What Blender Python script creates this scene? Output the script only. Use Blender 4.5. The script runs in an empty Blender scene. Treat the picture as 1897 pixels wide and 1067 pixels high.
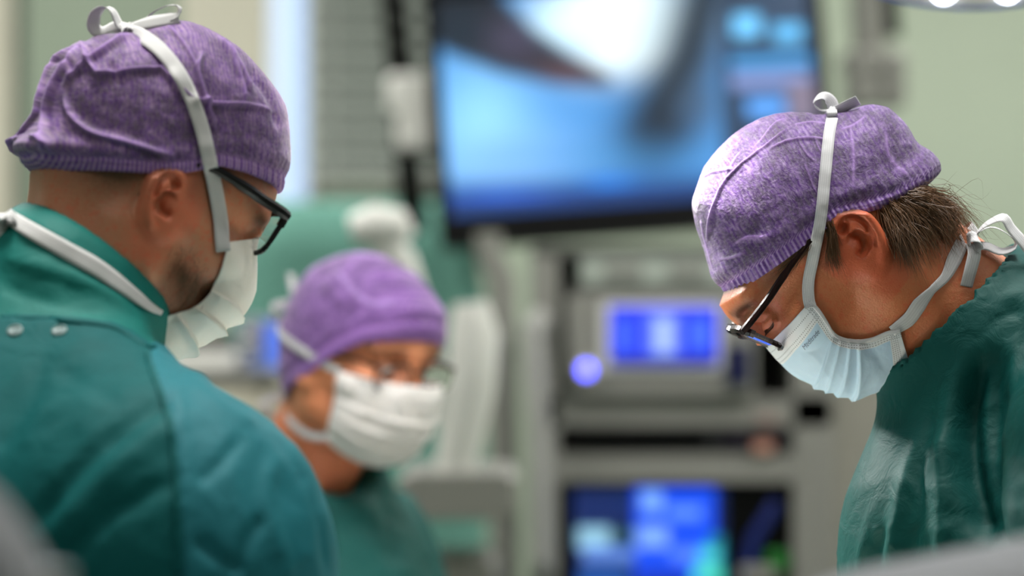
import bpy, math, random
import numpy as np
from mathutils import Vector, Matrix
from mathutils.bvhtree import BVHTree
random.seed(7); rng = np.random.default_rng(7)
C = bpy.context.scene.collection
sc = bpy.context.scene

# ------------------------------------------------------------------ camera
K = 105.0 / 36.0 * 1897.0           # px per unit slope
CZ = 1.55
FOCUS = 2.46
cam_d = bpy.data.cameras.new('camera'); cam = bpy.data.objects.new('camera', cam_d); C.objects.link(cam)
cam.location = (0, 0, CZ); cam.rotation_euler = (math.pi / 2, 0, 0)
cam_d.lens = 105; cam_d.sensor_width = 36; cam_d.clip_start = 0.05
cam_d.dof.use_dof = True; cam_d.dof.focus_distance = FOCUS; cam_d.dof.aperture_fstop = 2.7
sc.camera = cam
# ------------------------------------------------------------------ world, lights, exposure
sc.view_settings.view_transform = 'Standard'; sc.view_settings.look = 'None'
sc.view_settings.gamma = 1; sc.view_settings.use_curve_mapping = False
sc.view_settings.exposure = 0.12
w = bpy.data.worlds.new('world'); sc.world = w; w.use_nodes = True
w.node_tree.nodes['Background'].inputs[0].default_value = (.75, .85, 1, 1)
w.node_tree.nodes['Background'].inputs[1].default_value = 0.05

def area(name, loc, size, power, color=(1, 1, 1), target=None, size_y=None, spread=180):
    l = bpy.data.lights.new(name, 'AREA'); l.energy = power; l.color = color
    l.shape = 'RECTANGLE'; l.size = size; l.size_y = size_y or size; l.spread = math.radians(spread)
    o = bpy.data.objects.new(name, l); C.objects.link(o); o.location = loc
    t = Vector(target) if target else Vector((loc[0], loc[1], 0))
    o.rotation_euler = (t - Vector(loc)).to_track_quat('-Z', 'Y').to_euler()
    return o

def spot(name, loc, target, power, color, angle, radius=.12, blend=.5):
    l = bpy.data.lights.new(name, 'SPOT'); l.energy = power; l.color = color
    l.spot_size = math.radians(angle); l.spot_blend = blend; l.shadow_soft_size = radius
    o = bpy.data.objects.new(name, l); C.objects.link(o); o.location = loc
    o.rotation_euler = (Vector(target) - Vector(loc)).to_track_quat('-Z', 'Y').to_euler()
    return o

# ceiling panels of the operating theatre (fixtures are built under them further down)
CEIL = 3.0
PANELS = [(-1.3, 1.2, 7), (1.3, 1.2, 7), (-1.3, 4.3, 30), (1.3, 4.3, 36), (-1.2, 6.2, 28), (1.2, 6.2, 30), (.0, 2.50, 29)]
for (x, y, e) in PANELS:
    area('ceiling_panel_light', (x, y, CEIL - .05), 1.15, e, (1.0, .97, .92), size_y=.58, spread=105 if y == 2.50 else 180)
# theatre lamp above the table, then an unseen spot added for the right chest
spot('theatre_lamp_light', (-.01, 2.50, 2.36), (-.01, 2.5, 1.0), 800, (1, .95, .90), 26, .10, .3)
spot('theatre_lamp_light', (-.47, 3.08, 1.96), (.31, 2.51, 1.43), 85, (1, .98, .95), 22, .07, .6)

def P(px, py, D):
    return Vector(((px - 948.5) / K * D, D, CZ - (py - 533.5) / K * D))

# ------------------------------------------------------------------ materials
def lin(r, g, b):
    f = lambda c: (c / 255 / 12.92) if c <= 10 else ((c / 255 + .055) / 1.055) ** 2.4
    return (f(r), f(g), f(b), 1)

class NT:
    def __init__(s, name):
        s.m = bpy.data.materials.new(name); s.m.use_nodes = True; s.t = s.m.node_tree
        s.b = s.t.nodes['Principled BSDF']; s.out = s.t.nodes['Material Output']
    def n(s, typ, **kw):
        nd = s.t.nodes.new(typ)
        for k, v in kw.items():
            setattr(nd, k, v)
        return nd
    def l(s, a, b): s.t.links.new(a, b)
    def val(s, sock, v):
        if hasattr(v, 'is_output') or isinstance(v, bpy.types.NodeSocket): s.l(v, sock)
        else: sock.default_value = v
    def math(s, op, a, b=None, c=None, clamp=False):
        nd = s.n('ShaderNodeMath', operation=op, use_clamp=clamp)
        for i, v in enumerate((a, b, c)):
            if v is not None: s.val(nd.inputs[i], v)
        return nd.outputs[0]
    def mix(s, f, a, b, mode='MIX'):
        nd = s.n('ShaderNodeMix', data_type='RGBA', blend_type=mode)
        s.val(nd.inputs[0], f); s.val(nd.inputs[6], a); s.val(nd.inputs[7], b)
        return nd.outputs[2]
    def noise(s, scale, detail=3, rough=.5, vec=None, dist=0):
        nd = s.n('ShaderNodeTexNoise'); nd.inputs['Scale'].default_value = scale
        nd.inputs['Detail'].default_value = detail; nd.inputs['Roughness'].default_value = rough
        nd.inputs['Distortion'].default_value = dist
        if vec is not None: s.l(vec, nd.inputs['Vector'])
        return nd.outputs['Fac']
    def ramp(s, f, lo, hi):
        nd = s.n('ShaderNodeMapRange', interpolation_type='SMOOTHSTEP')
        s.val(nd.inputs[0], f); s.val(nd.inputs[1], lo); s.val(nd.inputs[2], hi)
        return nd.outputs[0]
    def obj(s): return s.n('ShaderNodeTexCoord').outputs['Object']
    def uv(s): return s.n('ShaderNodeUVMap').outputs[0]
    def attr(s, name, vec=False):
        a = s.n('ShaderNodeAttribute', attribute_name=name); return a.outputs['Color'] if vec else a.outputs['Fac']
    def sep(s, v):
        nd = s.n('ShaderNodeSeparateXYZ'); s.l(v, nd.inputs[0]); return nd.outputs
    def comb(s, x, y, z=0.0):
        nd = s.n('ShaderNodeCombineXYZ')
        for i, v in enumerate((x, y, z)): s.val(nd.inputs[i], v)
        return nd.outputs[0]
    def bump(s, h, strength, dist=.001, prev=None):
        nd = s.n('ShaderNodeBump'); nd.inputs['Strength'].default_value = strength
        nd.inputs['Distance'].default_value = dist; s.l(h, nd.inputs['Height'])
        if prev is not None: s.l(prev, nd.inputs['Normal'])
        s.l(nd.outputs[0], s.b.inputs['Normal']); return nd.outputs[0]
    def set(s, **kw):
        names = dict(col='Base Color', rough='Roughness', metal='Metallic', alpha='Alpha', sss='Subsurface Weight',
                     trans='Transmission Weight', ior='IOR', em='Emission Color', ems='Emission Strength', sheen='Sheen Weight',
                     spec='Specular IOR Level', coat='Coat Weight')
        for k, v in kw.items(): s.val(s.b.inputs[names[k]], v)
        return s

def plain(name, rgb, rough=.5, metal=0, bumpscale=None, bs=.2, var=.12, spec=.5):
    t = NT(name); c = lin(*rgb)
    f = t.noise(9, 4, vec=t.obj())
    dark = (c[0] * (1 - var * 2), c[1] * (1 - var * 2), c[2] * (1 - var * 2), 1)
    t.set(col=t.mix(f, dark, (min(1, c[0] * (1 + var)), min(1, c[1] * (1 + var)), min(1, c[2] * (1 + var)), 1)), rough=rough, metal=metal, spec=spec)
    if bumpscale: t.bump(t.noise(bumpscale, 3, vec=t.obj()), bs)
    return t.m

def emissive(name, rgb, strength):
    t = NT(name); t.set(col=(0, 0, 0, 1), em=lin(*rgb), ems=strength); return t.m

# ------------------------------------------------------------------ mesh helpers
def mesh_obj(name, V, F, m=None, parent=None, smooth=True, attrs=None, uv=None):
    me = bpy.data.meshes.new(name)
    V = np.asarray(V, dtype=np.float32)
    if isinstance(F, np.ndarray):
        nf, k = F.shape
        me.vertices.add(len(V)); me.vertices.foreach_set('co', V.ravel())
        me.loops.add(nf * k); me.loops.foreach_set('vertex_index', F.ravel().astype(np.int32))
        me.polygons.add(nf); me.polygons.foreach_set('loop_start', np.arange(0, nf * k, k, dtype=np.int32))
        me.polygons.foreach_set('loop_total', np.full(nf, k, dtype=np.int32))
        me.update(calc_edges=True)
    else:
        me.from_pydata([tuple(map(float, v)) for v in V], [], [tuple(int(i) for i in f) for f in F]); me.update()
    if smooth: me.polygons.foreach_set('use_smooth', np.ones(len(me.polygons), dtype=bool))
    if attrs:
        for k, a in attrs.items():
            at = me.attributes.new(k, 'FLOAT', 'POINT'); at.data.foreach_set('value', np.asarray(a, dtype=np.float32))
    if uv is not None:
        ul = me.uv_layers.new(name='UVMap')
        li = np.zeros(len(me.loops), dtype=np.int32); me.loops.foreach_get('vertex_index', li)
        ul.data.foreach_set('uv', np.asarray(uv, dtype=np.float32)[li].ravel())
    if m: me.materials.append(m)
    o = bpy.data.objects.new(name, me); C.objects.link(o)
    if parent: attach(o, parent)
    return o

def attach(o, parent):
    o.parent = parent
    o.matrix_parent_inverse = Matrix.Translation(-world_loc(parent))
def world_loc(o):
    v = Vector(o.location)
    while o.parent:
        v = o.matrix_parent_inverse @ v; o = o.parent; v = v + Vector(o.location)
    return v

def empty(name, loc, label=None, cat=None, group=None):
    o = bpy.data.objects.new(name, None); C.objects.link(o); o.location = loc; o.empty_display_size = .1
    if label: o['label'] = label; o['category'] = cat
    if group: o['group'] = group
    return o

class MB:                      # collects simple solids into one mesh (world coordinates)
    def __init__(s): s.V = []; s.F = []
    def add(s, V, F):
        b = len(s.V); s.V += [tuple(v) for v in V]; s.F += [tuple(i + b for i in f) for f in F]; return s
    def box(s, c, size, R=None, bev=0):
        hx, hy, hz = [a / 2 for a in size]; R = R or Matrix.Identity(3); c = Vector(c)
        if bev <= 0:
            V = [c + R @ Vector((x, y, z)) for x in (-hx, hx) for y in (-hy, hy) for z in (-hz, hz)]
            F = [(0, 1, 3, 2), (4, 6, 7, 5), (0, 4, 5, 1), (2, 3, 7, 6), (0, 2, 6, 4), (1, 5, 7, 3)]
            return s.add(V, F)
        b = min(bev, hx * .98, hy * .98, hz * .98); V = []; F = []   # rounded in the xz outline, chamfered front/back
        n = 4; out = []
        for (sx, sz, a0) in ((1, 1, 0), (-1, 1, 90), (-1, -1, 180), (1, -1, 270)):
            for k in range(n + 1):
                a = math.radians(a0 + 90 * k / n); out.append(((hx - b) * sx + b * math.cos(a), (hz - b) * sz + b * math.sin(a)))
        N = len(out); rings = [(-hy, 1 - b * .5 / max(hx, hz)), (-hy + b * .5, 1), (hy - b * .5, 1), (hy, 1 - b * .5 / max(hx, hz))]
        for (y, sc_) in rings:
            V += [c + R @ Vector((x * sc_, y, z * sc_)) for x, z in out]
        for r in range(3):
            for i in range(N):
                j = (i + 1) % N; F.append((r * N + i, r * N + j, (r + 1) * N + j, (r + 1) * N + i))
        F.append(tuple(range(N))[::-1] if False else tuple(range(N))); F.append(tuple(range(3 * N, 4 * N))[::-1])
        return s.add(V, F)
    def tube(s, pts, rad, n=12, cap=True):
        pts = [Vector(p) for p in pts]; rad = rad if isinstance(rad, (list, tuple)) else [rad] * len(pts)
        up = Vector((0, 0, 1)); V = []; F = []; prev = None
        for i, p in enumerate(pts):
            t = (pts[min(i + 1, len(pts) - 1)] - pts[max(i - 1, 0)]).normalized()
            if prev is None:
                a = t.cross(up); a = a if a.length > .1 else t.cross(Vector((1, 0, 0)))
            else: a = prev - t * prev.dot(t)
            a.normalize(); prev = a; b = t.cross(a)
            V += [p + (a * math.cos(2 * math.pi * k / n) + b * math.sin(2 * math.pi * k / n)) * rad[i] for k in range(n)]
        for i in range(len(pts) - 1):
            for k in range(n):
                j = (k + 1) % n; F.append((i * n + k, i * n + j, (i + 1) * n + j, (i + 1) * n + k))
        if cap: F.append(tuple(range(n))[::-1]); F.append(tuple(range((len(pts) - 1) * n, len(pts) * n)))
        return s.add(V, F)
    def lathe(s, c, prof, n=32, R=None):      # prof: (radius, height) along local z
        c = Vector(c); R = R or Matrix.Identity(3); V = []; F = []
        for r, h in prof: V += [c + R @ Vector((r * math.cos(2 * math.pi * k / n), r * math.sin(2 * math.pi * k / n), h)) for k in range(n)]
        for i in range(len(prof) - 1):
            for k in range(n):
                j = (k + 1) % n; F.append((i * n + k, i * n + j, (i + 1) * n + j, (i + 1) * n + k))
        F.append(tuple(range(n))[::-1]); F.append(tuple(range((len(prof) - 1) * n, len(prof) * n)))
        return s.add(V, F)
    def build(s, name, m, parent=None, smooth=False, attrs=None):
        o = mesh_obj(name, s.V, s.F, m, parent, smooth)
        if smooth:
            o.data.set_sharp_from_angle(angle=math.radians(40))
        return o

def spline(pts, n):
    """Catmull-Rom through pts (any dimension), n samples, numpy"""
    p = np.asarray(pts, dtype=float); m = len(p)
    e = np.vstack([2 * p[0] - p[1], p, 2 * p[-1] - p[-2]])
    seg = np.r_[0, np.cumsum(np.linalg.norm(np.diff(p, axis=0), axis=1) + 1e-9)]
    u = np.interp(np.linspace(0, seg[-1], n), seg, np.arange(m)); i = np.clip(u.astype(int), 0, m - 2); f = (u - i)[:, None]
    a, b, c, d = e[i], e[i + 1], e[i + 2], e[i + 3]
    return .5 * (2 * b + (c - a) * f + (2 * a - 5 * b + 4 * c - d) * f ** 2 + (3 * b - a - 3 * c + d) * f ** 3)

# ------------------------------------------------------------------ signed distance sculpting
def axis(lo, hi, flo, fhi, h, H):
    a = list(np.arange(flo, fhi + h, h)); s = h; x = a[0]; left = []
    while x > lo: s = min(H, s * 1.25); x -= s; left.append(x)
    s = h; x = a[-1]; right = []
    while x < hi: s = min(H, s * 1.25); x += s; right.append(x)
    return np.array(left[::-1] + a + right, dtype=np.float32)

class Field:
    def __init__(s, xs, ys, zs):
        s.ax = (xs, ys, zs); s.F = np.full((len(xs), len(ys), len(zs)), 1.0, dtype=np.float32)
        s.R = np.eye(3, dtype=np.float32); s.t = np.zeros(3, dtype=np.float32); s.k = 1.0
    def frame(s, R=None, t=None, k=1.0):            # primitives given in local units: world = R@p*k + t
        s.R = np.eye(3, dtype=np.float32) if R is None else np.array(R, dtype=np.float32)
        s.t = np.zeros(3, dtype=np.float32) if t is None else np.array(t, dtype=np.float32); s.k = k
    def sub(s, lo, hi):
        c = np.array([[(lo, hi)[i][0], (lo, hi)[j][1], (lo, hi)[l][2]] for i in (0, 1) for j in (0, 1) for l in (0, 1)])
        W = (s.R @ (c.T * s.k)).T + s.t; a = W.min(0); b = W.max(0); sl = []
        for i in range(3):
            u = np.searchsorted(s.ax[i], a[i]); v = np.searchsorted(s.ax[i], b[i], side='right')
            if u >= v: return None, None
            sl.append(slice(int(u), int(v)))
        X = [s.ax[i][sl[i]].reshape([-1 if j == i else 1 for j in range(3)]) - s.t[i] for i in range(3)]
        L = [(s.R[0, i] * X[0] + s.R[1, i] * X[1] + s.R[2, i] * X[2]) / s.k for i in range(3)]
        return tuple(sl), L
    def op(s, sl, d, k, sub=False):
        d = d * s.k; k = max(k * s.k, 1e-5); f = s.F[sl]
        if sub:
            h = np.clip(.5 - .5 * (f + d) / k, 0, 1); s.F[sl] = f * (1 - h) + (-d) * h + k * h * (1 - h)
        else:
            h = np.clip(.5 + .5 * (f - d) / k, 0, 1); s.F[sl] = f * (1 - h) + d * h - k * h * (1 - h)
    def ell(s, c, r, k=.01, sub=False, rot=None):
        c = np.array(c); r = np.array(r, dtype=float); pad = k + .012; m = (r.max() if rot is not None else r) + pad
        sl, L = s.sub(c - m, c + m)
        if sl is None: return
        p = [L[i] - c[i] for i in range(3)]
        if rot is not None: M = np.array(rot).T; p = [M[i, 0] * p[0] + M[i, 1] * p[1] + M[i, 2] * p[2] for i in range(3)]
        a = sum((p[i] / r[i]) ** 2 for i in range(3)); b = sum((p[i] / r[i] ** 2) ** 2 for i in range(3))
        a = np.sqrt(a); d = a * (a - 1) / np.sqrt(b + 1e-12)
        s.op(sl, d, k, sub)
    def cone(s, a, b, ra, rb, k=.01, sub=False):
        a = np.array(a, dtype=float); b = np.array(b, dtype=float); m = max(ra, rb) + k + .012
        sl, L = s.sub(np.minimum(a, b) - m, np.maximum(a, b) + m)
        if sl is None: return
        ab = b - a; q = [L[i] - a[i] for i in range(3)]
        h = np.clip(sum(q[i] * ab[i] for i in range(3)) / (ab @ ab), 0, 1)
        d = np.sqrt(sum((q[i] - ab[i] * h) ** 2 for i in range(3))) - (ra + (rb - ra) * h)
        s.op(sl, d, k, sub)
    def chain(s, pts, rad, k=.01, sub=False):
        rad = rad if isinstance(rad, (list, tuple, np.ndarray)) else [rad] * len(pts)
        for i in range(len(pts) - 1): s.cone(pts[i], pts[i + 1], rad[i], rad[i + 1], k, sub)
    def mesh(s, smooth=2):
        F = s.F; xs, ys, zs = s.ax; S = F < 0
        nx, ny, nz = F.shape
        c = np.zeros((nx - 1, ny - 1, nz - 1), dtype=np.int8)
        for i in (0, 1):
            for j in (0, 1):
                for l in (0, 1): c += S[i:nx - 1 + i, j:ny - 1 + j, l:nz - 1 + l]
        act = np.argwhere((c > 0) & (c < 8)); del c
        idx = np.full((nx - 1, ny - 1, nz - 1), -1, dtype=np.int32)
        idx[act[:, 0], act[:, 1], act[:, 2]] = np.arange(len(act), dtype=np.int32)
        acc = np.zeros((len(act), 3)); cnt = np.zeros(len(act))
        I, J, L = act.T
        co = [(i, j, l) for i in (0, 1) for j in (0, 1) for l in (0, 1)]
        for a in co:
            for d in range(3):
                if a[d]: continue
                b = list(a); b[d] = 1
                fa = F[I + a[0], J + a[1], L + a[2]]; fb = F[I + b[0], J + b[1], L + b[2]]
                m = (fa < 0) != (fb < 0); t = np.where(m, fa / np.where(m, fa - fb, 1), 0)
                pa = np.stack([xs[I + a[0]], ys[J + a[1]], zs[L + a[2]]], 1); pb = np.stack([xs[I + b[0]], ys[J + b[1]], zs[L + b[2]]], 1)
                acc += (pa + (pb - pa) * t[:, None]) * m[:, None]; cnt += m
        V = acc / cnt[:, None]; Q = []
        for d in range(3):
            o = [x for x in range(3) if x != d]
            sa = [slice(1, -1)] * 3; sa[d] = slice(0, -1); sb = list(sa); sb[d] = slice(1, None)
            sa[o[0]] = sb[o[0]] = slice(1, -1); sa[o[1]] = sb[o[1]] = slice(1, -1)
            A = S[tuple(sa)]; B = S[tuple(sb)]; ch = np.argwhere(A != B)
            if not len(ch): continue
            inside = A[ch[:, 0], ch[:, 1], ch[:, 2]]
            g = ch.copy(); g[:, o[0]] += 1; g[:, o[1]] += 1
            def cell(u, v):
                h = g.copy(); h[:, o[0]] += u; h[:, o[1]] += v; return idx[h[:, 0], h[:, 1], h[:, 2]]
            q = np.stack([cell(-1, -1), cell(0, -1), cell(0, 0), cell(-1, 0)], 1)
            flip = inside if d != 1 else ~inside
            q[~flip] = q[~flip][:, ::-1]; Q.append(q)
        Q = np.concatenate(Q); Q = Q[(Q >= 0).all(1)]
        e = np.concatenate([Q[:, [0, 1]], Q[:, [1, 2]], Q[:, [2, 3]], Q[:, [3, 0]]]); n = len(V)
        deg = np.bincount(e[:, 0], minlength=n) + np.bincount(e[:, 1], minlength=n)
        for _ in range(smooth):
            N = np.stack([np.bincount(e[:, 0], V[e[:, 1], i], n) + np.bincount(e[:, 1], V[e[:, 0], i], n) for i in range(3)], 1)
            V = V * .5 + .5 * N / np.maximum(deg, 1)[:, None]
        return V, Q

def vnormals(V, Q):
    a = V[Q[:, 2]] - V[Q[:, 0]]; b = V[Q[:, 3]] - V[Q[:, 1]]; fn = np.cross(a, b); n = len(V)
    N = np.stack([sum(np.bincount(Q[:, j], fn[:, i], n) for j in range(4)) for i in range(3)], 1)
    return N / (np.linalg.norm(N, axis=1, keepdims=True) + 1e-12)

def toPx(V):
    return np.stack([948.5 + K * V[:, 0] / V[:, 1], 533.5 - K * (V[:, 2] - CZ) / V[:, 1]], 1)

def polydist(p, line):
    """distance of 2-d points p to a polyline, and the parameter 0..1 along it"""
    best = np.full(len(p), 1e9); par = np.zeros(len(p)); L = np.asarray(line, float)
    for i in range(len(L) - 1):
        a, b = L[i], L[i + 1]; ab = b - a; t = np.clip(((p - a) @ ab) / (ab @ ab), 0, 1)
        d = np.linalg.norm(p - a - t[:, None] * ab, axis=1); m = d < best
        best[m] = d[m]; par[m] = (i + t[m]) / (len(L) - 1)
    return best, par

def folds(q, lines):
    """sum of soft ridges (amp > 0) and creases (amp < 0) along polylines in the plane q"""
    out = np.zeros(len(q))
    for (pts, amp, wid) in lines:
        pts = spline(pts, 12); d, t = polydist(q, pts)
        out += amp * np.exp(-(d / wid) ** 2) * np.clip(np.minimum(t, 1 - t) * 6 + .15, 0, 1)
    return out

def crumple(V, scale, seed, octaves=3, ridge=True):
    """cheap ridged pseudo-noise from warped sines"""
    r = np.random.default_rng(seed); out = np.zeros(len(V)); a = 1.0; W = V * scale
    for o in range(octaves):
        acc = np.zeros(len(V))
        for _ in range(5):
            d = r.normal(size=3); d /= np.linalg.norm(d); ph = r.uniform(0, 6.28); d2 = r.normal(size=3)
            acc += np.sin(W @ d * 1.7 + ph + 1.6 * np.sin(W @ d2 * .7 + r.uniform(0, 6.28)))
        acc /= 2.2
        out += a * ((1 - np.abs(acc) * 1.3) if ridge else acc); a *= .5; W = W * 2.1
    return out

def head_frame(yaw, pitch, roll=0):
    """columns forward, left, up in world; yaw 0 looks along +X, pitch positive looks down"""
    y, p, r = map(math.radians, (yaw, pitch, roll))
    fh = np.array([math.cos(y), math.sin(y), 0]); l = np.array([-math.sin(y), math.cos(y), 0]); z = np.array([0, 0, 1.])
    f = fh * math.cos(p) - z * math.sin(p); u = fh * math.sin(p) + z * math.cos(p)
    l2 = l * math.cos(r) + u * math.sin(r); u2 = u * math.cos(r) - l * math.sin(r)
    return np.stack([f, l2, u2], 1)

class Head:
    def __init__(s, R, t, k): s.R = R; s.t = np.array(t, float); s.k = k
    def w(s, p): p = np.atleast_2d(np.asarray(p, float)); return (s.R @ (p.T * s.k)).T + s.t
    def loc(s, W): W = np.atleast_2d(np.asarray(W, float)); return ((W - s.t) @ s.R) / s.k
    def at_y(s, px, py, y=0.0):
        """point where the line of sight through a pixel meets the head's plane y = const; local (x, y, z)"""
        o = s.loc([0, 0, CZ])[0]; d = s.loc(np.array(P(px, py, 1.0)))[0] - o
        return o + d * (y - o[1]) / d[1]

def place_head(R, k, local_pt, px, py, D):
    W = np.array(P(px, py, D)); return Head(R, W - R @ (np.array(local_pt) * k), k)

# ear outline, sampled in the ear's own plane: (forward, up) in metres about the tragus
def ear_xy(zx, zy):
    px = 1520 + zx / 7.11 - 1583; py = 370 + zy / 7.11 - 455; a = math.radians(52)
    return (-(px) * math.cos(a) + py * math.sin(a)) / 2330, (-(px) * math.sin(a) - py * math.cos(a)) / 2330

EAR_OUT = [(150, 400), (145, 330), (180, 220), (290, 150), (400, 130), (520, 160), (640, 270), (740, 430), (800, 570), (818, 700), (795, 850), (730, 930), (650, 945), (590, 890), (545, 810), (500, 740), (420, 640), (330, 520), (230, 450)]
def build_ear(fd, sgn, out=.30, k=1.0):
    T = lambda x, z, dy=0.0: (x, sgn * (.0735 + out * (.012 - x) + dy), z)
    o = [ear_xy(*p) for p in EAR_OUT]
    rim = spline([ear_xy(*p) for p in [(300, 455), (235, 410), (175, 350), (190, 235), (290, 168), (400, 150), (520, 185), (630, 285), (722, 440), (780, 580), (795, 700), (775, 800)]], 26)
    # plate
    cen = [(330, 330), (420, 300), (520, 330), (600, 430), (680, 560), (700, 680), (700, 790), (430, 420), (560, 480), (650, 640), (650, 760), (620, 850)]
    for c in cen:
        x, z = ear_xy(*c); fd.ell(T(x, z, -.001), (.011, .0035, .011), .006)
    for c in [(300, 400), (400, 540), (470, 640), (530, 720), (560, 600), (480, 480)]:   # concha floor, recessed
        x, z = ear_xy(*c); fd.ell(T(x, z, -.006), (.010, .005, .010), .006)
    x, z = ear_xy(690, 850); fd.ell(T(x, z, .0), (.0085, .0045, .0095), .006)              # lobe
    r = np.interp(np.linspace(0, 1, len(rim)), [0, .1, .35, .8, 1], [.0022, .0032, .0036, .0032, .0030])
    fd.chain([T(x, z, .0035) for x, z in rim], list(r), .0022)
    ah = spline([ear_xy(*p) for p in [(330, 345), (430, 420), (530, 425), (600, 480), (640, 580), (630, 690), (590, 765)]], 12)
    fd.chain([T(x, z, .0028) for x, z in ah], .0030, .003)
    ah = spline([ear_xy(*p) for p in [(430, 290), (520, 330), (590, 400), (632, 500)]], 8)
    fd.chain([T(x, z, .0015) for x, z in ah], .0028, .004)
    # carve scapha groove, triangular fossa, concha, canal
    gr = spline([ear_xy(*p) for p in [(275, 360), (290, 270), (400, 225), (510, 262), (600, 350), (680, 480), (715, 600)]], 14)
    fd.chain([T(x, z, .0042) for x, z in gr], [.0016] * 3 + [.0021] * 8 + [.0012] * 3, .0022, True)
    for c, rr in [((290, 385), (.0052, .006, .0045)), ((440, 500), (.0075, .007, .0050)), ((540, 550), (.0072, .0085, .0068)), ((560, 600), (.005, .009, .006)), ((530, 700), (.0035, .006, .0045)), ((475, 595), (.0035, .014, .0045))]:
        x, z = ear_xy(*c); fd.ell(T(x, z, .004), rr, .0028, True)
    x, z = ear_xy(430, 585); fd.ell(T(x, z, -.0005), (.0055, .0048, .0065), .004)          # tragus
    x, z = ear_xy(575, 760); fd.ell(T(x, z, .001), (.0042, .0035, .0035), .003)          # antitragus

def build_head(fd, H, female=False, neck=None, lids='down', jaw=1.0, smooth_face=False):
    fd.frame(H.R, H.t, H.k)
    fd.ell((-.006, 0, .044), (.099, .076, .090), .001)
    fd.ell((-.020, 0, .030), (.085, .073, .070), .02)
    fd.ell((.034, 0, .048), (.062, .062, .058), .02)
    fd.ell((.034, 0, -.016), (.058, .058, .070), .03)
    fd.ell((.030, 0, -.050), (.052, .050 * jaw, .046), .03)
    for s_ in (1, -1):
        fd.cone((.004, s_ * .052 * jaw, -.045), (.064, s_ * .014, -.076), .017, .017, .03)
        fd.cone((.006, s_ * .060 * jaw, .00), (.004, s_ * .053 * jaw, -.048), .014, .015, .03)
        fd.ell((.062, s_ * .044, -.014), (.028, .020, .018), .022)
        fd.cone((.060, s_ * .056, -.006), (.01, s_ * .066, -.002), .008, .008, .02)
        fd.cone((.089, s_ * .008, .036), (.079, s_ * .043, .038), .010, .009, .014)
    fd.ell((.068, 0, -.077), (.018, .022, .016), .02)
    fd.ell((.078, 0, -.044), (.020, .028, .022), .018)
    for s_ in (1, -1):
        fd.ell((.098, s_ * .031, .018), (.020, .020, .0145), .014, True)
        fd.ell((.0775, s_ * .0315, .017), (.0145, .0145, .0138), .005)
        if lids == 'down':
            fd.cone((.0925, s_ * .022, .0120), (.0850, s_ * .044, .0130), .0030, .0028, .005)
            fd.cone((.0950, s_ * .020, .0250), (.0860, s_ * .045, .0260), .0040, .0040, .007)
            fd.cone((.0945, s_ * .022, .0165), (.0865, s_ * .045, .0170), .0011, .0010, .0025, True)
        fd.cone((.0905, s_ * .014, -.001), (.073, s_ * .047, -.001), .004, .004, .012)
    fd.chain([(.090, 0, .034), (.0935, 0, .020), (.0985, 0, -.002), (.1005, 0, -.012)], [.0085, .0075, .0085, .0095], .010)
    for s_ in (1, -1): fd.ell((.093, s_ * .013, -.017), (.012, .0075, .008), .007)
    fd.cone((.093, 0, -.022), (.091, 0, -.034), .006, .005, .01)
    fd.cone((.092, -.014, -.043), (.092, .014, -.043), .0045, .0045, .006)
    fd.cone((.089, -.013, -.052), (.089, .013, -.052), .0055, .0055, .006)
    fd.cone((.096, -.022, -.0475), (.096, .022, -.0475), .0015, .0015, .003, True)
    # neck
    nk = neck or [(-.022, 0, -.02), (-.016, 0, -.10), (-.03, 0, -.19)]
    rr = [.050, .053, .061] if not female else [.050, .047, .052]
    fd.chain(nk, rr, .026)
    for s_ in (1, -1):
        a = np.array([-.022, s_ * .058, -.028]); b = np.array(nk[-1]) + np.array([.045, s_ * .018, .0])
        fd.cone(a, b, .013, .012, .02)
        a = np.array([-.050, s_ * .024, -.020]); b = np.array(nk[-1]) + np.array([-.030, s_ * .03, .0]); fd.cone(a, b, .018, .024, .03)
    fd.ell((.048, 0, -.098), (.012, .012, .014), .02)
    for s_ in (1, -1): build_ear(fd, s_)
def _cyl(s, a, b, r, k=.004, sub=True):      # flat-ended cylinder
    a = np.array(a, float); b = np.array(b, float); m = r + k + .01
    sl, L = s.sub(np.minimum(a, b) - m, np.maximum(a, b) + m)
    if sl is None: return
    ab = b - a; n = np.linalg.norm(ab); u = ab / n; q = [L[i] - (a[i] + b[i]) / 2 for i in range(3)]
    ax_ = sum(q[i] * u[i] for i in range(3)); rad = np.sqrt(np.maximum(sum(q[i] ** 2 for i in range(3)) - ax_ ** 2, 0))
    s.op(sl, np.maximum(rad - r, np.abs(ax_) - n / 2), k, sub)
Field.cyl = _cyl

# ------------------------------------------------------------------ person materials
def skin_mat(name, base, dark, red, hair):
    t = NT(name); o = t.obj()
    f = t.noise(28, 5, .6, o); g = t.noise(230, 3, .6, o)
    c = t.mix(f, lin(*dark), lin(*base)); c = t.mix(t.math('MULTIPLY', t.ramp(g, .50, .68), .5), c, lin(*red))
    c = t.mix(t.attr('red'), c, lin(*red))
    h = t.noise(900, 2, .7, o); hm = t.attr('hair')
    hh = t.math('MULTIPLY', hm, t.math('ADD', .45, t.math('MULTIPLY', h, .9)), clamp=True)
    c = t.mix(hh, c, lin(*hair))
    t.set(col=c, rough=t.math('ADD', .42, t.math('MULTIPLY', hm, .25)), sss=.12, spec=.42)
    t.b.inputs['Subsurface Radius'].default_value = (.9, .35, .2); t.b.inputs['Subsurface Scale'].default_value = .008
    b = t.bump(t.noise(620, 3, .6, o), .5, .0009)
    t.bump(t.noise(110, 4, .6, o), .4, .0016, b)
    return t.m

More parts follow.
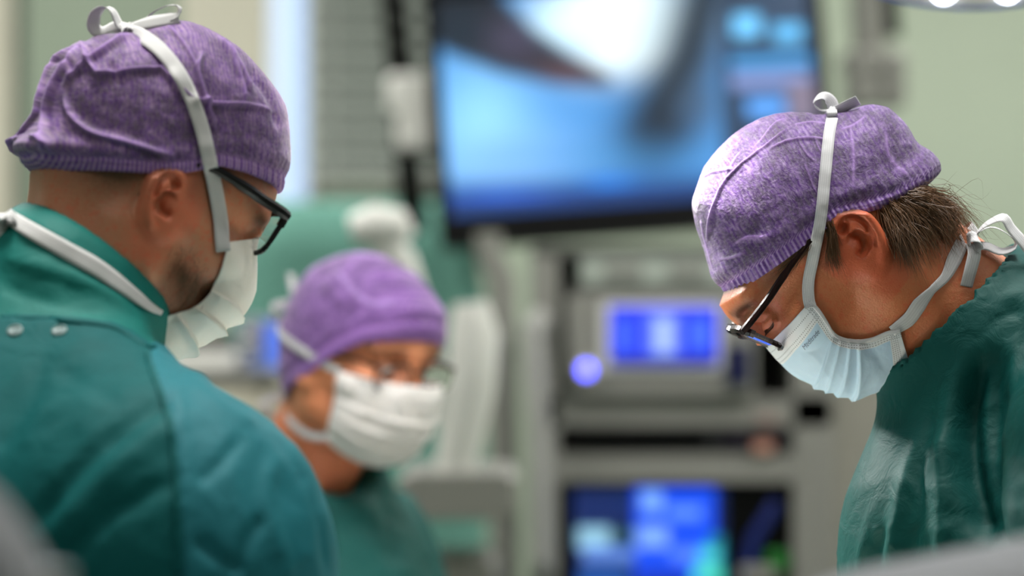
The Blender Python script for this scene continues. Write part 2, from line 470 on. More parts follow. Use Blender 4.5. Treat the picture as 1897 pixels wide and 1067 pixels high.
def cap_mat(name, purple, pale, greyc, period=.0036, seed=0.):
    t = NT(name); u = t.uv(); s = t.sep(u)
    wob = t.noise(75, 3, .55, t.comb(s[0], s[1], seed)); wob2 = t.noise(22, 2, .5, t.comb(s[0], s[1], seed + 3))
    band = t.attr('band')
    amp = t.math('SUBTRACT', 13.0, t.math('MULTIPLY', band, 12.0))
    ph = t.math('ADD', t.math('MULTIPLY', s[0], 2 * math.pi / period), t.math('MULTIPLY', wob, amp))
    ph = t.math('ADD', ph, t.math('MULTIPLY', wob2, amp))
    st = t.ramp(t.math('SINE', ph), -.9, .9)
    speck = t.noise(520, 3, .7, t.comb(s[0], s[1], seed)); blot = t.noise(60, 4, .65, t.comb(s[0], s[1], seed + 9))
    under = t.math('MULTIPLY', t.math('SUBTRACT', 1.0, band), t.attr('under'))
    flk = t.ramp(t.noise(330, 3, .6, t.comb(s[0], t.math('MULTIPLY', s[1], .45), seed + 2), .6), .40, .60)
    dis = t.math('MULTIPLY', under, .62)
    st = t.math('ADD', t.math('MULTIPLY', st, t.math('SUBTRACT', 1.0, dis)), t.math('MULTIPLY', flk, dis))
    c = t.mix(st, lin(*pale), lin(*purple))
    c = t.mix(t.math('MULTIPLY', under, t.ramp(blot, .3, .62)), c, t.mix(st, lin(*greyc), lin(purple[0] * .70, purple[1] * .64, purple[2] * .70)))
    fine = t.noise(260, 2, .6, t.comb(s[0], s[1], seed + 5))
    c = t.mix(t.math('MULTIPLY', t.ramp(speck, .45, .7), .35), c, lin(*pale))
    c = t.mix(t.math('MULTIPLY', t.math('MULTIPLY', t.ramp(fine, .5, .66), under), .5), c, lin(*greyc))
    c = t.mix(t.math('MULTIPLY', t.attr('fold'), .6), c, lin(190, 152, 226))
    t.set(col=c, rough=.62, spec=.3, sheen=.25)
    tl = t.n('ShaderNodeBsdfTranslucent'); t.l(c, tl.inputs[0])
    mx = t.n('ShaderNodeMixShader'); mx.inputs[0].default_value = .18
    t.l(t.b.outputs[0], mx.inputs[1]); t.l(tl.outputs[0], mx.inputs[2]); t.l(mx.outputs[0], t.out.inputs[0])
    b = t.bump(t.math('ADD', speck, t.math('MULTIPLY', st, .3)), .3, .0005)
    b = t.bump(t.noise(130, 4, .6, t.comb(s[0], s[1], seed), 1.5), .5, .0022, b)
    rn = t.n('ShaderNodeTexNoise', noise_type='RIDGED_MULTIFRACTAL'); rn.inputs['Scale'].default_value = 24; rn.inputs['Detail'].default_value = 3
    rn.inputs['Distortion'].default_value = .6; t.l(t.comb(s[0], s[1], seed + 1), rn.inputs['Vector']); t.bump(rn.outputs[0], .45, .0018, b)
    return t.m

def cloth_mat(name, rgb, rgb2, bumpd=.0008, rough=.75, sheen=.1, fine=1800, spec=.25):
    t = NT(name); o = t.obj()
    t.set(col=t.mix(t.noise(7, 4, .6, o), lin(*rgb), lin(*rgb2)), rough=rough, sheen=sheen, spec=spec)
    b = t.bump(t.noise(fine, 2, .7, o), .25, .0003)
    t.bump(t.noise(38, 4, .55, o, 1.2), .5, bumpd * 3, b)
    return t.m

def ribbon_mat(name, rgb):
    t = NT(name); s = t.sep(t.uv())
    a = t.math('SINE', t.math('MULTIPLY', s[0], 36.)); b = t.math('SINE', t.math('MULTIPLY', s[1], 5200.))
    g = t.ramp(t.math('ADD', t.math('MULTIPLY', a, .6), t.math('MULTIPLY', b, .4)), -.6, .9)
    c = lin(*rgb); d = (c[0] * .84, c[1] * .84, c[2] * .85, 1)
    t.set(col=t.mix(g, d, c), rough=.7, sheen=.2); t.bump(g, .3, .0002); return t.m

WHITE_RIB = ribbon_mat('white_tie_fabric', (208, 208, 212))
SOFT_RIB = ribbon_mat('soft_white_tie', (200, 200, 200))
BLACK_FRAME = plain('black_acetate', (8, 7, 8), .5, spec=.25)
BROWN_FRAME = plain('dark_brown_acetate', (34, 10, 10), .3, spec=.35)
WIRE_FRAME = plain('bronze_wire', (70, 50, 40), .3, .8)
_t = NT('lens_glass'); _t.set(col=(.96, .97, 1, 1), rough=.0, trans=1.0, ior=1.45); LENS = _t.m
_t = NT('coated_lens'); _t.set(col=(.80, .78, 1, 1), rough=.02, trans=.85, ior=1.5, spec=.5, coat=.1); COAT = _t.m

# ------------------------------------------------------------------ cap
class Cap:
    def __init__(s, H, outline, rim, Rl, band=.010, p=2.25, local=False, shrink=1.0):
        s.H = H
        if not local:
            outline = [H.at_y(*q)[[0, 2]] for q in outline]; rim = [H.at_y(*q)[[0, 2]] for q in rim]
        outline = np.array(outline); rim = np.array(rim)
        c = outline.mean(0); outline = c + (outline - c) * [shrink, 1]; rim = c + (rim - c) * [shrink, 1]
        r0, r1 = rim[0], rim[-1]; s.a = (r0 - r1) / np.linalg.norm(r0 - r1); s.n = np.array([-s.a[1], s.a[0]])
        if s.n[1] < 0: s.n = -s.n
        s.o = (r0 + r1) / 2 + s.n * .012
        o = outline - s.o; A = o @ s.a; N = o @ s.n; th = np.arctan2(N, A); th[(A < 0) & (th < 0)] += 2 * math.pi
        od = np.argsort(th); th = th[od]; R = np.hypot(A, N)[od]
        g = np.linspace(-.5, math.pi + .6, 600); Ri = np.interp(g, th, R)
        kk = np.exp(-np.linspace(-2, 2, 23) ** 2); kk /= kk.sum(); Ri = np.convolve(np.pad(Ri, 11, mode='edge'), kk, 'valid')
        s.g, s.Ri = g, Ri
        ra = (rim - s.o) @ s.a; rn = (rim - s.o) @ s.n; od = np.argsort(ra); s.ra, s.rn = ra[od], rn[od]
        s.Rl, s.p, s.bandh = Rl, p, band
    def R(s, da, dy, dn):
        th = np.arctan2(dn, da); th = np.where((da < 0) & (th < 0), th + 2 * math.pi, th)
        Rs = np.interp(th, s.g, s.Ri); sb = np.abs(dy); cb = np.sqrt(np.maximum(1 - sb * sb, 0))
        return ((cb / Rs) ** s.p + (sb / s.Rl) ** s.p) ** (-1 / s.p)
    def lam0(s, phi):
        lam = np.zeros_like(phi)
        for _ in range(12):
            R = s.R(np.cos(lam) * np.cos(phi), np.cos(lam) * np.sin(phi), np.sin(lam))
            n0 = np.interp(R * np.cos(lam) * np.cos(phi), s.ra, s.rn)
            lam = .5 * lam + .5 * np.arcsin(np.clip(n0 / R, -.9, .9))
        return lam
    def to_local(s, a, y, n):
        xz = s.o[None] + a[:, None] * s.a[None] + n[:, None] * s.n[None]
        return np.stack([xz[:, 0], y, xz[:, 1]], 1)
    def clamp(s, L, gap=.0022):
        """push body vertices that lie under the cap inside it; returns new local coordinates and an under-cap mask"""
        q = L[:, [0, 2]] - s.o; a = q @ s.a; n = q @ s.n; y = L[:, 1]; r = np.sqrt(a * a + n * n + y * y) + 1e-9
        phi = np.arctan2(y, a); lam = np.arcsin(np.clip(n / r, -1, 1)); R = s.R(a / r, y / r, n / r)
        ti = np.linspace(-math.pi, math.pi, 361); l0 = np.interp(phi, ti, s.lam0(ti))
        inside = np.clip((lam - l0 + .02) / .10, 0, 1)
        tgt = np.minimum(r, R * .985 - gap - .004 * np.clip((lam - l0 - .12) * 8, 0, 1)); f = 1 + (tgt / r - 1) * inside
        return s.to_local(a * f, y * f, n * f), np.clip((lam - l0) / .05, 0, 1)
    def build(s, m, parent, name='surgical_cap', NP=440, M=150, crease=(), seed=1, crump=.0012, sag=(), gather=.0006, cg=1.0):
        phi = np.linspace(0, 2 * math.pi, NP, endpoint=False); l0 = s.lam0(phi)
        dl = s.bandh / .095; nb = 12
        rows = []; rad = []; bnd = []
        rows.append(l0 + .004); rad.append(np.full(NP, .945)); bnd.append(1.)
        for i in range(nb + 1):
            v = i / nb; rows.append(l0 + dl * v); bnd.append(1.)
            rad.append(np.full(NP, .985 + .012 * math.sin(math.pi * min(1, v * 1.15)) ** .7 - (.006 if .42 < v < .52 else 0)))
        for i in range(1, M + 1):
            v = i / M; l1 = l0 + dl; rows.append(l1 + (math.pi / 2 - l1) * (v ** 1.0)); bnd.append(max(0., 1 - v * 40))
            rad.append(np.full(NP, 1.0 - .018 * math.exp(-v * 55) + .012 * math.exp(-((v - .07) / .05) ** 2)))
        lam = np.array(rows); rad = np.array(rad); PH = np.broadcast_to(phi, lam.shape)
        da, dy, dn = np.cos(lam) * np.cos(PH), np.cos(lam) * np.sin(PH), np.sin(lam)
        R = s.R(da, dy, dn) * rad
        V = s.to_local((R * da).ravel(), (R * dy).ravel(), (R * dn).ravel())
        bnd = np.repeat(np.array(bnd), NP)
        D = s.to_local(da.ravel(), dy.ravel(), dn.ravel()) - s.to_local(np.zeros(1), np.zeros(1), np.zeros(1))
        side = V[:, [0, 2]]; W = s.H.w(V); Mi = V.copy(); nearsgn = 1 if s.H.R[1, 1] < 0 else -1
        Mi[:, 1] = np.abs(Mi[:, 1]) * nearsgn; px = toPx(s.H.w(Mi))
        free = 1 - bnd * .85
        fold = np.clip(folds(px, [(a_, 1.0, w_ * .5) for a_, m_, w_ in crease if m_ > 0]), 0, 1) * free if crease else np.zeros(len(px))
        disp = folds(px, [(a_, m_ * cg * (1.15 if m_ > 0 else .5), w_ * (.8 if m_ > 0 else 1.2)) for a_, m_, w_ in crease]) * free
        disp += crump * crumple(V, 38, seed, 4) * free * .55
        disp += -.0010 * np.clip(crumple(V, 16, seed + 5, 2), 0, 2) * free
        vv = np.repeat(np.r_[0, np.linspace(0, .06, nb + 1), .06 + np.linspace(0, .94, M + 1)[1:]], NP)
        disp += gather * np.sin(np.tile(phi, len(rows)) * 85 + 2 * np.sin(np.tile(phi, len(rows)) * 7)) * np.exp(-np.maximum(vv - .05, 0) / .06)
        disp += sum(am * np.exp(-(((px - np.array(c)) / np.array(wd)) ** 2).sum(1)) for c, wd, am in sag)
        V = V + D * disp[:, None]
        rws = len(rows); i = np.arange(rws - 1)[:, None] * NP; j = np.arange(NP)[None]; k = (j + 1) % NP
        F = np.stack([i + j, i + k, i + NP + k, i + NP + j], -1).reshape(-1, 4)
        if np.linalg.det(s.H.R) < 0: F = F[:, ::-1]
        s.V = s.H.w(V); s.F = F
        q = side - s.o; uvw = np.stack([q @ s.a + .06 * crumple(V, 7, seed + 2, 1, False) * .04, q @ s.n], 1)
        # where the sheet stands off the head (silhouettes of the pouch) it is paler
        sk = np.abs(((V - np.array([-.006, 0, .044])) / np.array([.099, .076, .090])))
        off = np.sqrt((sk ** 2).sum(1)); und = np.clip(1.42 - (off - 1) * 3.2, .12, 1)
        s.o_ = mesh_obj(name, s.V, F, m, parent, attrs={'band': bnd, 'under': und, 'fold': fold}, uv=uvw)
        s.bvh = BVHTree.FromPolygons([tuple(v) for v in s.V[:-NP]], [tuple(f) for f in F[:-NP].tolist()])
        return s.o_

def ray(bvhs, px, py):
    o = Vector((0, 0, CZ)); d = (P(px, py, 1.0) - o).normalized(); best = None
    for b in bvhs:
        h = b.ray_cast(o, d)
        if h[0] is not None and (best is None or h[3] < best[1]): best = (h[0], h[3], h[1])
    return (best[0], best[2]) if best else (None, None)

def strip(name, L, Rr, m, parent, thick=.0005, nrm=None):
    """ribbon between two edge curves, slightly thick, woven uv"""
    L = np.array(L); Rr = np.array(Rr); n = len(L); T = np.gradient((L + Rr) / 2, axis=0); Wd = Rr - L
    N = np.cross(T, Wd); N /= np.linalg.norm(N, axis=1, keepdims=True) + 1e-9
    ln = np.r_[0, np.cumsum(np.linalg.norm(np.diff((L + Rr) / 2, axis=0), axis=1))]
    V = []; UV = []; cols = 4
    for sgn in (1, -1):
        for i in range(n):
            for c in range(cols + 1):
                v = c / cols; V.append(L[i] + Wd[i] * v + N[i] * sgn * thick * (.5 + .3 * math.sin(math.pi * v))); UV.append((v, ln[i]))
    F = []; w_ = cols + 1; B = n * w_
    for i in range(n - 1):
        for c in range(cols):
            a = i * w_ + c; F.append((a, a + 1, a + w_ + 1, a + w_)); F.append((B + a, B + a + w_, B + a + w_ + 1, B + a + 1))
        for c in (0, cols):
            a = i * w_ + c; F.append((a, a + w_, B + a + w_, B + a) if c == 0 else (a, B + a, B + a + w_, a + w_))
    for i in (0, n - 1):
        for c in range(cols):
            a = i * w_ + c; F.append((a, B + a, B + a + 1, a + 1) if i == 0 else (a, a + 1, B + a + 1, B + a))
    return mesh_obj(name, V, F, m, parent, uv=UV)

def drape(path, width, bvhs, lift, n=40, D0=None, wid=None):
    """edge curves of a ribbon laid on the surfaces along a path of sight lines; widths in metres"""
    q = spline(path, n); T = np.gradient(q, axis=0); T /= np.linalg.norm(T, axis=1, keepdims=True); Nn = np.stack([-T[:, 1], T[:, 0]], 1)
    wd = np.full(n, width) if wid is None else np.interp(np.linspace(0, 1, n), np.linspace(0, 1, len(wid)), wid)
    hit = [ray(bvhs, *p) for p in q]; D = np.array([h[0].y if h[0] is not None else np.nan for h in hit])
    if D0 is not None: D = np.where(np.isnan(D), D0, D)
    idx = np.arange(n); ok = ~np.isnan(D); D = np.interp(idx, idx[ok], D[ok])
    L = []; Rr = []
    for i in range(n):
        e = []
        for sg in (-1, 1):
            p = q[i] + Nn[i] * sg * wd[i] / 2 * K / D[i]; h, nn = ray(bvhs, *p); d = h.y if h is not None else D[i]
            if abs(d - D[i]) > wd[i] * .8: d = D[i] + np.sign(d - D[i]) * wd[i] * .5
            e.append(d)
        e = np.array(e)
        for sg, d, lst in ((-1, e[0], L), (1, e[1], Rr)):
            p = q[i] + Nn[i] * sg * wd[i] / 2 * K / D[i]; lst.append(np.array(P(p[0], p[1], d - lift)))
    L, Rr = np.array(L), np.array(Rr)
    for A in (L, Rr):
        for _ in range(3): A[1:-1, 1] = np.minimum(A[1:-1, 1], (A[:-2, 1] + A[1:-1, 1] + A[2:, 1]) / 3 + .0004)
    return L, Rr

def mirror(H, A):
    l = H.loc(A); l[:, 1] *= -1; return H.w(l)

def loop_ribbon(name, ctrl, width, m, parent, n=30, wdir=None, twist=0):
    """free ribbon through world points; the width direction may turn along the way"""
    p = spline([tuple(c) for c in ctrl], n); T = np.gradient(p, axis=0); T /= np.linalg.norm(T, axis=1, keepdims=True)
    w0 = np.array(wdir if wdir is not None else (0, 1, 0), float); L = []; Rr = []
    for i in range(n):
        a = w0 - T[i] * (w0 @ T[i]); a /= np.linalg.norm(a) + 1e-9; b = np.cross(T[i], a); an = twist * i / (n - 1)
        d = a * math.cos(an) + b * math.sin(an); L.append(p[i] - d * width / 2); Rr.append(p[i] + d * width / 2)
    return strip(name, L, Rr, m, parent)

# ------------------------------------------------------------------ mask
def make_mask(H, Cp, Ep, Wd, pleats, m, parent, near, amp=.0028, local=False, name='face_mask', NS=110, NTt=150, seed=3, body=None):
    if local: Cc = np.array(Cp); Ee = np.array(Ep)
    else:
        Cc = np.array([H.at_y(*q)[[0, 2]] for q in Cp]); tt = np.linspace(0, 1, len(Ep))
        Ee = np.array([H.at_y(q[0], q[1], near * np.interp(t, np.linspace(0, 1, len(Wd)), Wd))[[0, 2]] for q, t in zip(Ep, tt)])
    t = np.linspace(0, 1, NTt); g0 = np.linspace(0, 1, len(Cc)); 
    def cr(A, n):   # uniform-parameter spline
        e = np.vstack([2 * A[0] - A[1], A, 2 * A[-1] - A[-2]]); u = np.linspace(0, len(A) - 1, n); i = np.clip(u.astype(int), 0, len(A) - 2); f = (u - i)[:, None]
        a, b, c, d = e[i], e[i + 1], e[i + 2], e[i + 3]; return .5 * (2 * b + (c - a) * f + (2 * a - 5 * b + 4 * c - d) * f ** 2 + (3 * b - a - 3 * c + d) * f ** 3)
    Cc = cr(Cc, NTt); Ee = cr(Ee, NTt); W = np.interp(t, np.linspace(0, 1, len(Wd)), Wd)
    s_ = np.linspace(-1, 1, NS); g = (1 - np.cos(s_ * math.pi / 2)); h = np.sin(s_ * math.pi / 2)
    X = Cc[:, None, 0] + (Ee - Cc)[:, None, 0] * g; Z = Cc[:, None, 1] + (Ee - Cc)[:, None, 1] * g; Y = W[:, None] * h[None]
    V = np.stack([X, Y, Z], -1).reshape(-1, 3)
    i = np.arange(NTt - 1)[:, None] * NS; j = np.arange(NS - 1)[None]; F = np.stack([i + j, i + NS + j, i + NS + j + 1, i + j + 1], -1).reshape(-1, 4)
    N = vnormals(V, F); cen = np.array([.04, 0, -.03]); sg = np.sign(((V - cen) * N).sum(1)); N *= np.where(sg.mean() > 0, 1, -1)
    T2 = np.repeat(t, NS); S2 = np.tile(s_, NTt); d = np.zeros(len(V))
    for (tp, wdt, am) in pleats:
        u = T2 - tp - .012 * np.sin(S2 * 3 + tp * 20); d += am * amp * np.where(u > 0, np.exp(-u / wdt), np.exp(u / .006)) * (1 - .35 * np.abs(S2) ** 3)
    d += .0010 * crumple(V, 22, seed, 3) + .0006 * crumple(V, 60, seed + 1, 2)
    d *= np.clip((1 - np.abs(S2)) * 9 + .12, 0, 1)
    V = V + N * d[:, None]
    if body is not None:            # the sides of the mask rest on the cheeks
        push = np.zeros(len(V))
        for k in np.where(np.abs(S2) > .3)[0]:
            sy = 1 if S2[k] > 0 else -1; o_ = Vector(H.w([V[k, 0], sy * .2, V[k, 2]])[0]); hh = body.ray_cast(o_, Vector(H.R[:, 1] * -sy))
            if hh[0] is not None:
                yb = abs(H.loc(np.array(hh[0]))[0, 1]) + .0024; push[k] = max(0, yb - abs(V[k, 1])) * min(1, (abs(S2[k]) - .3) / .25)
        P2 = push.reshape(NTt, NS)
        for _ in range(3): P2[1:-1, 1:-1] = np.maximum(P2[1:-1, 1:-1], (P2[:-2, 1:-1] + P2[2:, 1:-1] + P2[1:-1, :-2] + P2[1:-1, 2:]) / 4)
        V[:, 1] += np.sign(S2) * P2.ravel()
    o = mesh_obj(name, H.w(V), F, m, parent, uv=np.stack([(S2 + 1) / 2, T2], 1))
    md = o.modifiers.new('thickness', 'SOLIDIFY'); md.thickness = .0009; md.offset = 0
    Wv = H.w(V)
    return o, BVHTree.FromPolygons([tuple(v) for v in Wv], [tuple(f) for f in F.tolist()]), Wv.reshape(NTt, NS, 3)

def mask_mat(name, face, edge, stitched):
    t = NT(name); s = t.sep(t.uv()); U, Vv = s[0], s[1]
    sd = t.math('MINIMUM', U, t.math('SUBTRACT', 1.0, U))
    c = t.mix(t.noise(24, 3, .5, t.obj()), lin(*face), lin(min(255, face[0] + 14), min(255, face[1] + 8), min(255, face[2] + 3)))
    weave = t.math('SINE', t.math('MULTIPLY', Vv, 620.))
    c = t.mix(t.math('MULTIPLY', t.ramp(weave, -.8, .9), .16), c, lin(*edge))
    if stitched:
        top = t.math('LESS_THAN', Vv, .17); bot = t.math('GREATER_THAN', Vv, .885); side = t.math('LESS_THAN', sd, .052)
        e = t.math('MAXIMUM', t.math('MAXIMUM', top, bot), side); c = t.mix(e, c, lin(*edge))
        st = None
        def row(coord, at, wd, along, period, duty=.1):
            a = t.math('LESS_THAN', t.math('ABSOLUTE', t.math('SUBTRACT', coord, at)), wd)
            b = t.math('GREATER_THAN', t.math('SINE', t.math('MULTIPLY', along, 2 * math.pi / period)), duty)
            return t.math('MULTIPLY', a, b)
        rows = [row(Vv, v, .0045, U, .012) for v in (.062, .125, .152, .900, .918, .936, .954)]
        rows += [row(sd, v, .0026, Vv, .022, -.2) for v in (.020, .032, .044)]
        for r in rows: st = r if st is None else t.math('MAXIMUM', st, r)
        c = t.mix(t.math('MULTIPLY', st, .62), c, lin(95, 100, 112))
        t.set(col=c, rough=.65, sheen=.15); b = t.bump(t.math('SUBTRACT', 1.0, st), .5, .0006); t.bump(t.noise(60, 4, .6, t.obj(), 1.0), .25, .002, b)
    else:
        t.set(col=c, rough=.65, sheen=.15); t.bump(t.noise(60, 4, .6, t.obj(), 1.0), .3, .002)
    return t.m

# ------------------------------------------------------------------ glasses (head-local coordinates)
def glasses(H, parent, mat_f, mat_l, wl=.050, hl=.036, cx=.034, zc=.012, xf=.106, tilt=.22, r=.0018, temple_z=.027, back=-.010, square=4.0, wrap=.10, tr=.0022, earz=0.0, half=False):
    t = empty('glasses', tuple(H.w([xf, 0, zc])[0])); attach(t, parent); f = MB(); top = MB()
    def pt(u, v, sg):      # u outward, v up
        return H.w([xf - wrap * (abs(u + cx)) ** 1.0 * .35 - math.tan(tilt) * (-v), sg * (cx + u), zc + v])[0]
    for sg in (1, -1):
        loop = []
        for k in range(41):
            a = 2 * math.pi * k / 40; c_, s__ = math.cos(a), math.sin(a); q = (abs(c_) ** square + abs(s__) ** square) ** (-1 / square)
            loop.append(pt(c_ * q * wl / 2, s__ * q * hl / 2 * (1 - .06 * c_), sg))
        for k in range(40):
            up = math.sin(2 * math.pi * (k + .5) / 40) > .35
            f.tube([loop[k], loop[k + 1]], r * (1.5 if up and not half else 1.0), 6)
        cen = H.w([0, 0, 0])[0] * 0; V = [p for p in loop[:-1]]; fwd = H.R[:, 0] * .0011
        V2 = [p + fwd for p in V]; n = len(V); Fc = [tuple(range(n)), tuple(range(2 * n - 1, n - 1, -1))] + [(i, i + n, (i + 1) % n + n, (i + 1) % n) for i in range(n)]
        ln = mesh_obj('lens', V + V2, Fc, mat_l, t, smooth=False)
        # temple arm: hinge block then arm to the ear and down behind it
        hx = cx + wl / 2 + .002; ly = hx + .003
        he = pt(wl / 2, min(hl / 2 - .004, temple_z - zc), sg); arm = [he, H.w((H.loc(he)[0] + np.array([-.006, sg * .004, .0])))[0],] + [H.w(q)[0] for q in ((xf - .028, sg * ly, temple_z), (.05, sg * (ly + .0075), temple_z * .98 + earz * .5), (.012, sg * .081, temple_z * .9 + earz), (back, sg * .0785, temple_z * .55 + earz), (back - .012, sg * .076, -.006))]
        a = MB(); aa = spline(arm, 20); a.tube(aa, [tr * 1.25] * 8 + [tr] * 12, 8); a.build('temple_arm', mat_f, t, True)
    f.tube([pt(-wl / 2, .006, 1), H.w([xf + .004, 0, zc + .010])[0], pt(-wl / 2, .006, -1)], r * 1.1, 8)
    for sg in (1, -1): f.tube([pt(-wl / 2 + .001, -.002, sg), H.w([xf - .012, sg * .008, zc - .006])[0]], .0012, 6)
    f.build('frame', mat_f, t, True)
    return t

def strands(name, guides, n, m, parent, rad=.00012, jit=.012, seed=1, segs=9, jroot=.004, curl=.003):
    """hair: each strand blends two neighbouring guide curves (lists of world points)"""
    r = np.random.default_rng(seed); G = [spline([tuple(p) for p in g], segs) for g in guides]; V = []; F = []
    for _ in range(n):
        u = r.uniform(0, len(G) - 1); i = min(int(u), len(G) - 2); f = u - i; c = G[i] * (1 - f) + G[i + 1] * f
        ln = r.uniform(.62, 1.12); s_ = np.linspace(0, 1, segs)[:, None]
        c = c[0] + (c - c[0]) * ln; j0 = r.normal(size=3) * jroot; j1 = r.normal(size=3) * jit; w_ = r.normal(size=3) * curl
        c = c + j0 + j1 * s_ ** 1.5 + w_ * np.sin(s_ * math.pi * r.uniform(1, 2.2)); T = np.gradient(c, axis=0)
        a = np.cross(T, [0.3, 1, .2]); a /= np.linalg.norm(a, axis=1, keepdims=True) + 1e-9; b = np.cross(T, a); b /= np.linalg.norm(b, axis=1, keepdims=True) + 1e-9
        R_ = rad * (1.15 - s_ ** 2); base = len(V) // 1
        for k in range(segs):
            for q in range(3): V.append(c[k] + (a[k] * math.cos(q * 2.094) + b[k] * math.sin(q * 2.094)) * R_[k])
        for k in range(segs - 1):
            for q in range(3): w2 = (q + 1) % 3; F.append((base + k * 3 + q, base + k * 3 + w2, base + k * 3 + 3 + w2, base + k * 3 + 3 + q))
    return mesh_obj(name, np.array(V), np.array(F), m, parent)

def hair_mat(name, rgb, rgb2):
    t = NT(name); t.set(col=t.mix(t.noise(60, 3, .6, t.obj()), lin(*rgb), lin(*rgb2)), rough=.38, spec=.5); return t.m

# ================================================================== THE ROOM
def struct(o): o['kind'] = 'structure'; return o
SAGE = plain('sage_wall_paint', (150, 162, 146), .6, bumpscale=60, bs=.05, var=.03)
PALE = plain('pale_green_wall_paint', (176, 188, 170), .6, bumpscale=60, bs=.05, var=.03)
CREAM = plain('cream_wall_panel', (206, 202, 186), .55, var=.03)
GREYF = plain('grey_vinyl_floor', (120, 128, 126), .35, var=.06)
WHITEC = plain('white_ceiling', (225, 226, 222), .8, var=.02)
XL, XR, YB, YF = -2.4, 2.4, 7.6, -1.0
def room_box(name, lo, hi, m):
    return struct(MB().box([(a + b) / 2 for a, b in zip(lo, hi)], [b - a for a, b in zip(lo, hi)]).build(name, m))
room_box('floor', (XL - .1, YF - .1, -.1), (XR + .1, YB + .1, 0), GREYF)
room_box('ceiling', (XL - .1, YF - .1, CEIL), (XR + .1, YB + .1, CEIL + .1), WHITEC)
room_box('wall_left', (XL - .1, YF, 0), (XL, YB, CEIL), SAGE)
room_box('wall_right', (XR, YF, 0), (XR + .1, YB, CEIL), PALE)
room_box('wall_front', (XL - .1, YF - .1, 0), (XR + .1, YF, CEIL), CREAM)
room_box('wall_back', (XL - .1, YB, 0), (XR + .1, YB + .1, CEIL), PALE)

STEEL = plain('brushed_steel', (170, 172, 174), .32, .9)
WHITEP = plain('white_plastic', (226, 226, 222), .4, var=.03)
LGREY = plain('light_grey_enamel', (140, 140, 135), .42, var=.04)
MGREY = plain('mid_grey_enamel', (84, 85, 82), .45, var=.04)
DGREY = plain('dark_grey_plastic', (38, 39, 42), .45)
BLACK = plain('black_plastic', (4, 4, 5), .4, spec=.2)
TEALD = cloth_mat('teal_drape_fabric', (112, 166, 152), (96, 150, 138), .004)
GREYD = cloth_mat('grey_drape_fabric', (112, 115, 120), (98, 102, 107), .004)
OLIVE = plain('olive_bag', (128, 140, 78), .5)

def wx(px, D): return (px - 948.5) / K * D
def wz(py, D): return CZ - (py - 533.5) / K * D

# back wall panels: sage sheet at the left, cream pilaster, window strip, slatted blind
def wall_panel(name, px0, px1, D, z0, z1, thick, m, n=1):
    x0, x1 = wx(px0, D), wx(px1, D)
    o = MB().box(((x0 + x1) / 2, YB - thick / 2, (z0 + z1) / 2), (x1 - x0, thick, z1 - z0), None, .006).build(name, m); return struct(o)
DARKJ = plain('dark_joint', (70, 82, 72), .7)
wall_panel('trim_1', -220, 26, YB, .1, CEIL, .03, CREAM)
wall_panel('trim_2', 26, 48, YB, .1, CEIL, .012, DARKJ)
wall_panel('trim_3', 48, 338, YB, .1, CEIL, .02, plain('green_wall_sheet', (148, 162, 144), .5, var=.03))
wall_panel('trim_4', 338, 500, YB, .1, CEIL, .05, CREAM)
MB().box((0, YB - .012, .06), (XR - XL, .024, .12)).build('baseboard_back', MGREY); struct(bpy.data.objects['baseboard_back'])
# tall narrow window with frosted pane, daylight behind it
win = empty('window_1', (wx(536, YB), YB - .02, 1.3)); win['kind'] = 'structure'
x0, x1, z0, z1 = wx(500, YB), wx(568, YB), wz(400, YB), CEIL - .15
_m = MB(); fr = .018
for a, b, c, d in ((x0 - fr, x0, z0 - fr, z1 + fr), (x1, x1 + fr, z0 - fr, z1 + fr), (x0, x1, z0 - fr, z0), (x0, x1, z1, z1 + fr)):
    _m.box(((a + b) / 2, YB - .02, (c + d) / 2), (b - a, .04, d - c))
_m.build('window_frame', WHITEP, win)
_t = NT('frosted_daylight_pane'); _s = _t.sep(_t.obj())
_t.set(col=(.6, .7, .8, 1), rough=.3, em=_t.mix(_t.ramp(_s[0], x0 + .012, x1 - .02), lin(205, 220, 245), lin(128, 172, 238)), ems=.6)
MB().box(((x0 + x1) / 2, YB - .012, (z0 + z1) / 2), (x1 - x0, .01, z1 - z0)).build('pane', _t.m, win)
# slatted blind
bl = empty('slatted_blind', (wx(650, YB - .1), YB - .1, wz(335, YB)), 'grey slatted blind on the back wall between bright window and big monitor', 'blind')
SL = plain('grey_slat', (152, 160, 154), .45, var=.03)
sx0, sx1 = wx(578, YB - .08), wx(905, YB - .08); pitch = .0625
nsl = 20; zb = wz(335, YB - .08); slat_me = None
Rt = Matrix.Rotation(math.radians(-28), 3, 'X')
for i in range(nsl):
    z = zb + .03 + i * pitch
    if slat_me is None:
        m_ = MB()
        for k in range(6):
            a = -1 + 2 * k / 6; b = -1 + 2 * (k + 1) / 6
            m_.box((0, 0, 0), (.001, .001, .001)) if False else None
        pr = [(-.022 + .044 * k / 6, .006 * (1 - (2 * k / 6 - 1) ** 2)) for k in range(7)]
        V = []; F = []
        for xx in (sx0, sx1):
            for th in (0, .002):
                for (v, h) in pr:
                    q = Rt @ Vector((0, h + th, v)); V.append((xx - (sx0 + sx1) / 2, q.y, q.z))
        for k in range(6): F += [(k, k + 1, 15 + k, 14 + k), (7 + k, 21 + k, 22 + k, 8 + k)]
        F += [(0, 14, 21, 7), (6, 13, 27, 20), tuple([0, 7] + [8, 1]), ]
        o = mesh_obj('slat', V, F, SL); slat_me = o.data
    else:
        o = bpy.data.objects.new('slat', slat_me); C.objects.link(o)
    o.location = ((sx0 + sx1) / 2, YB - .1, z); attach(o, bl)
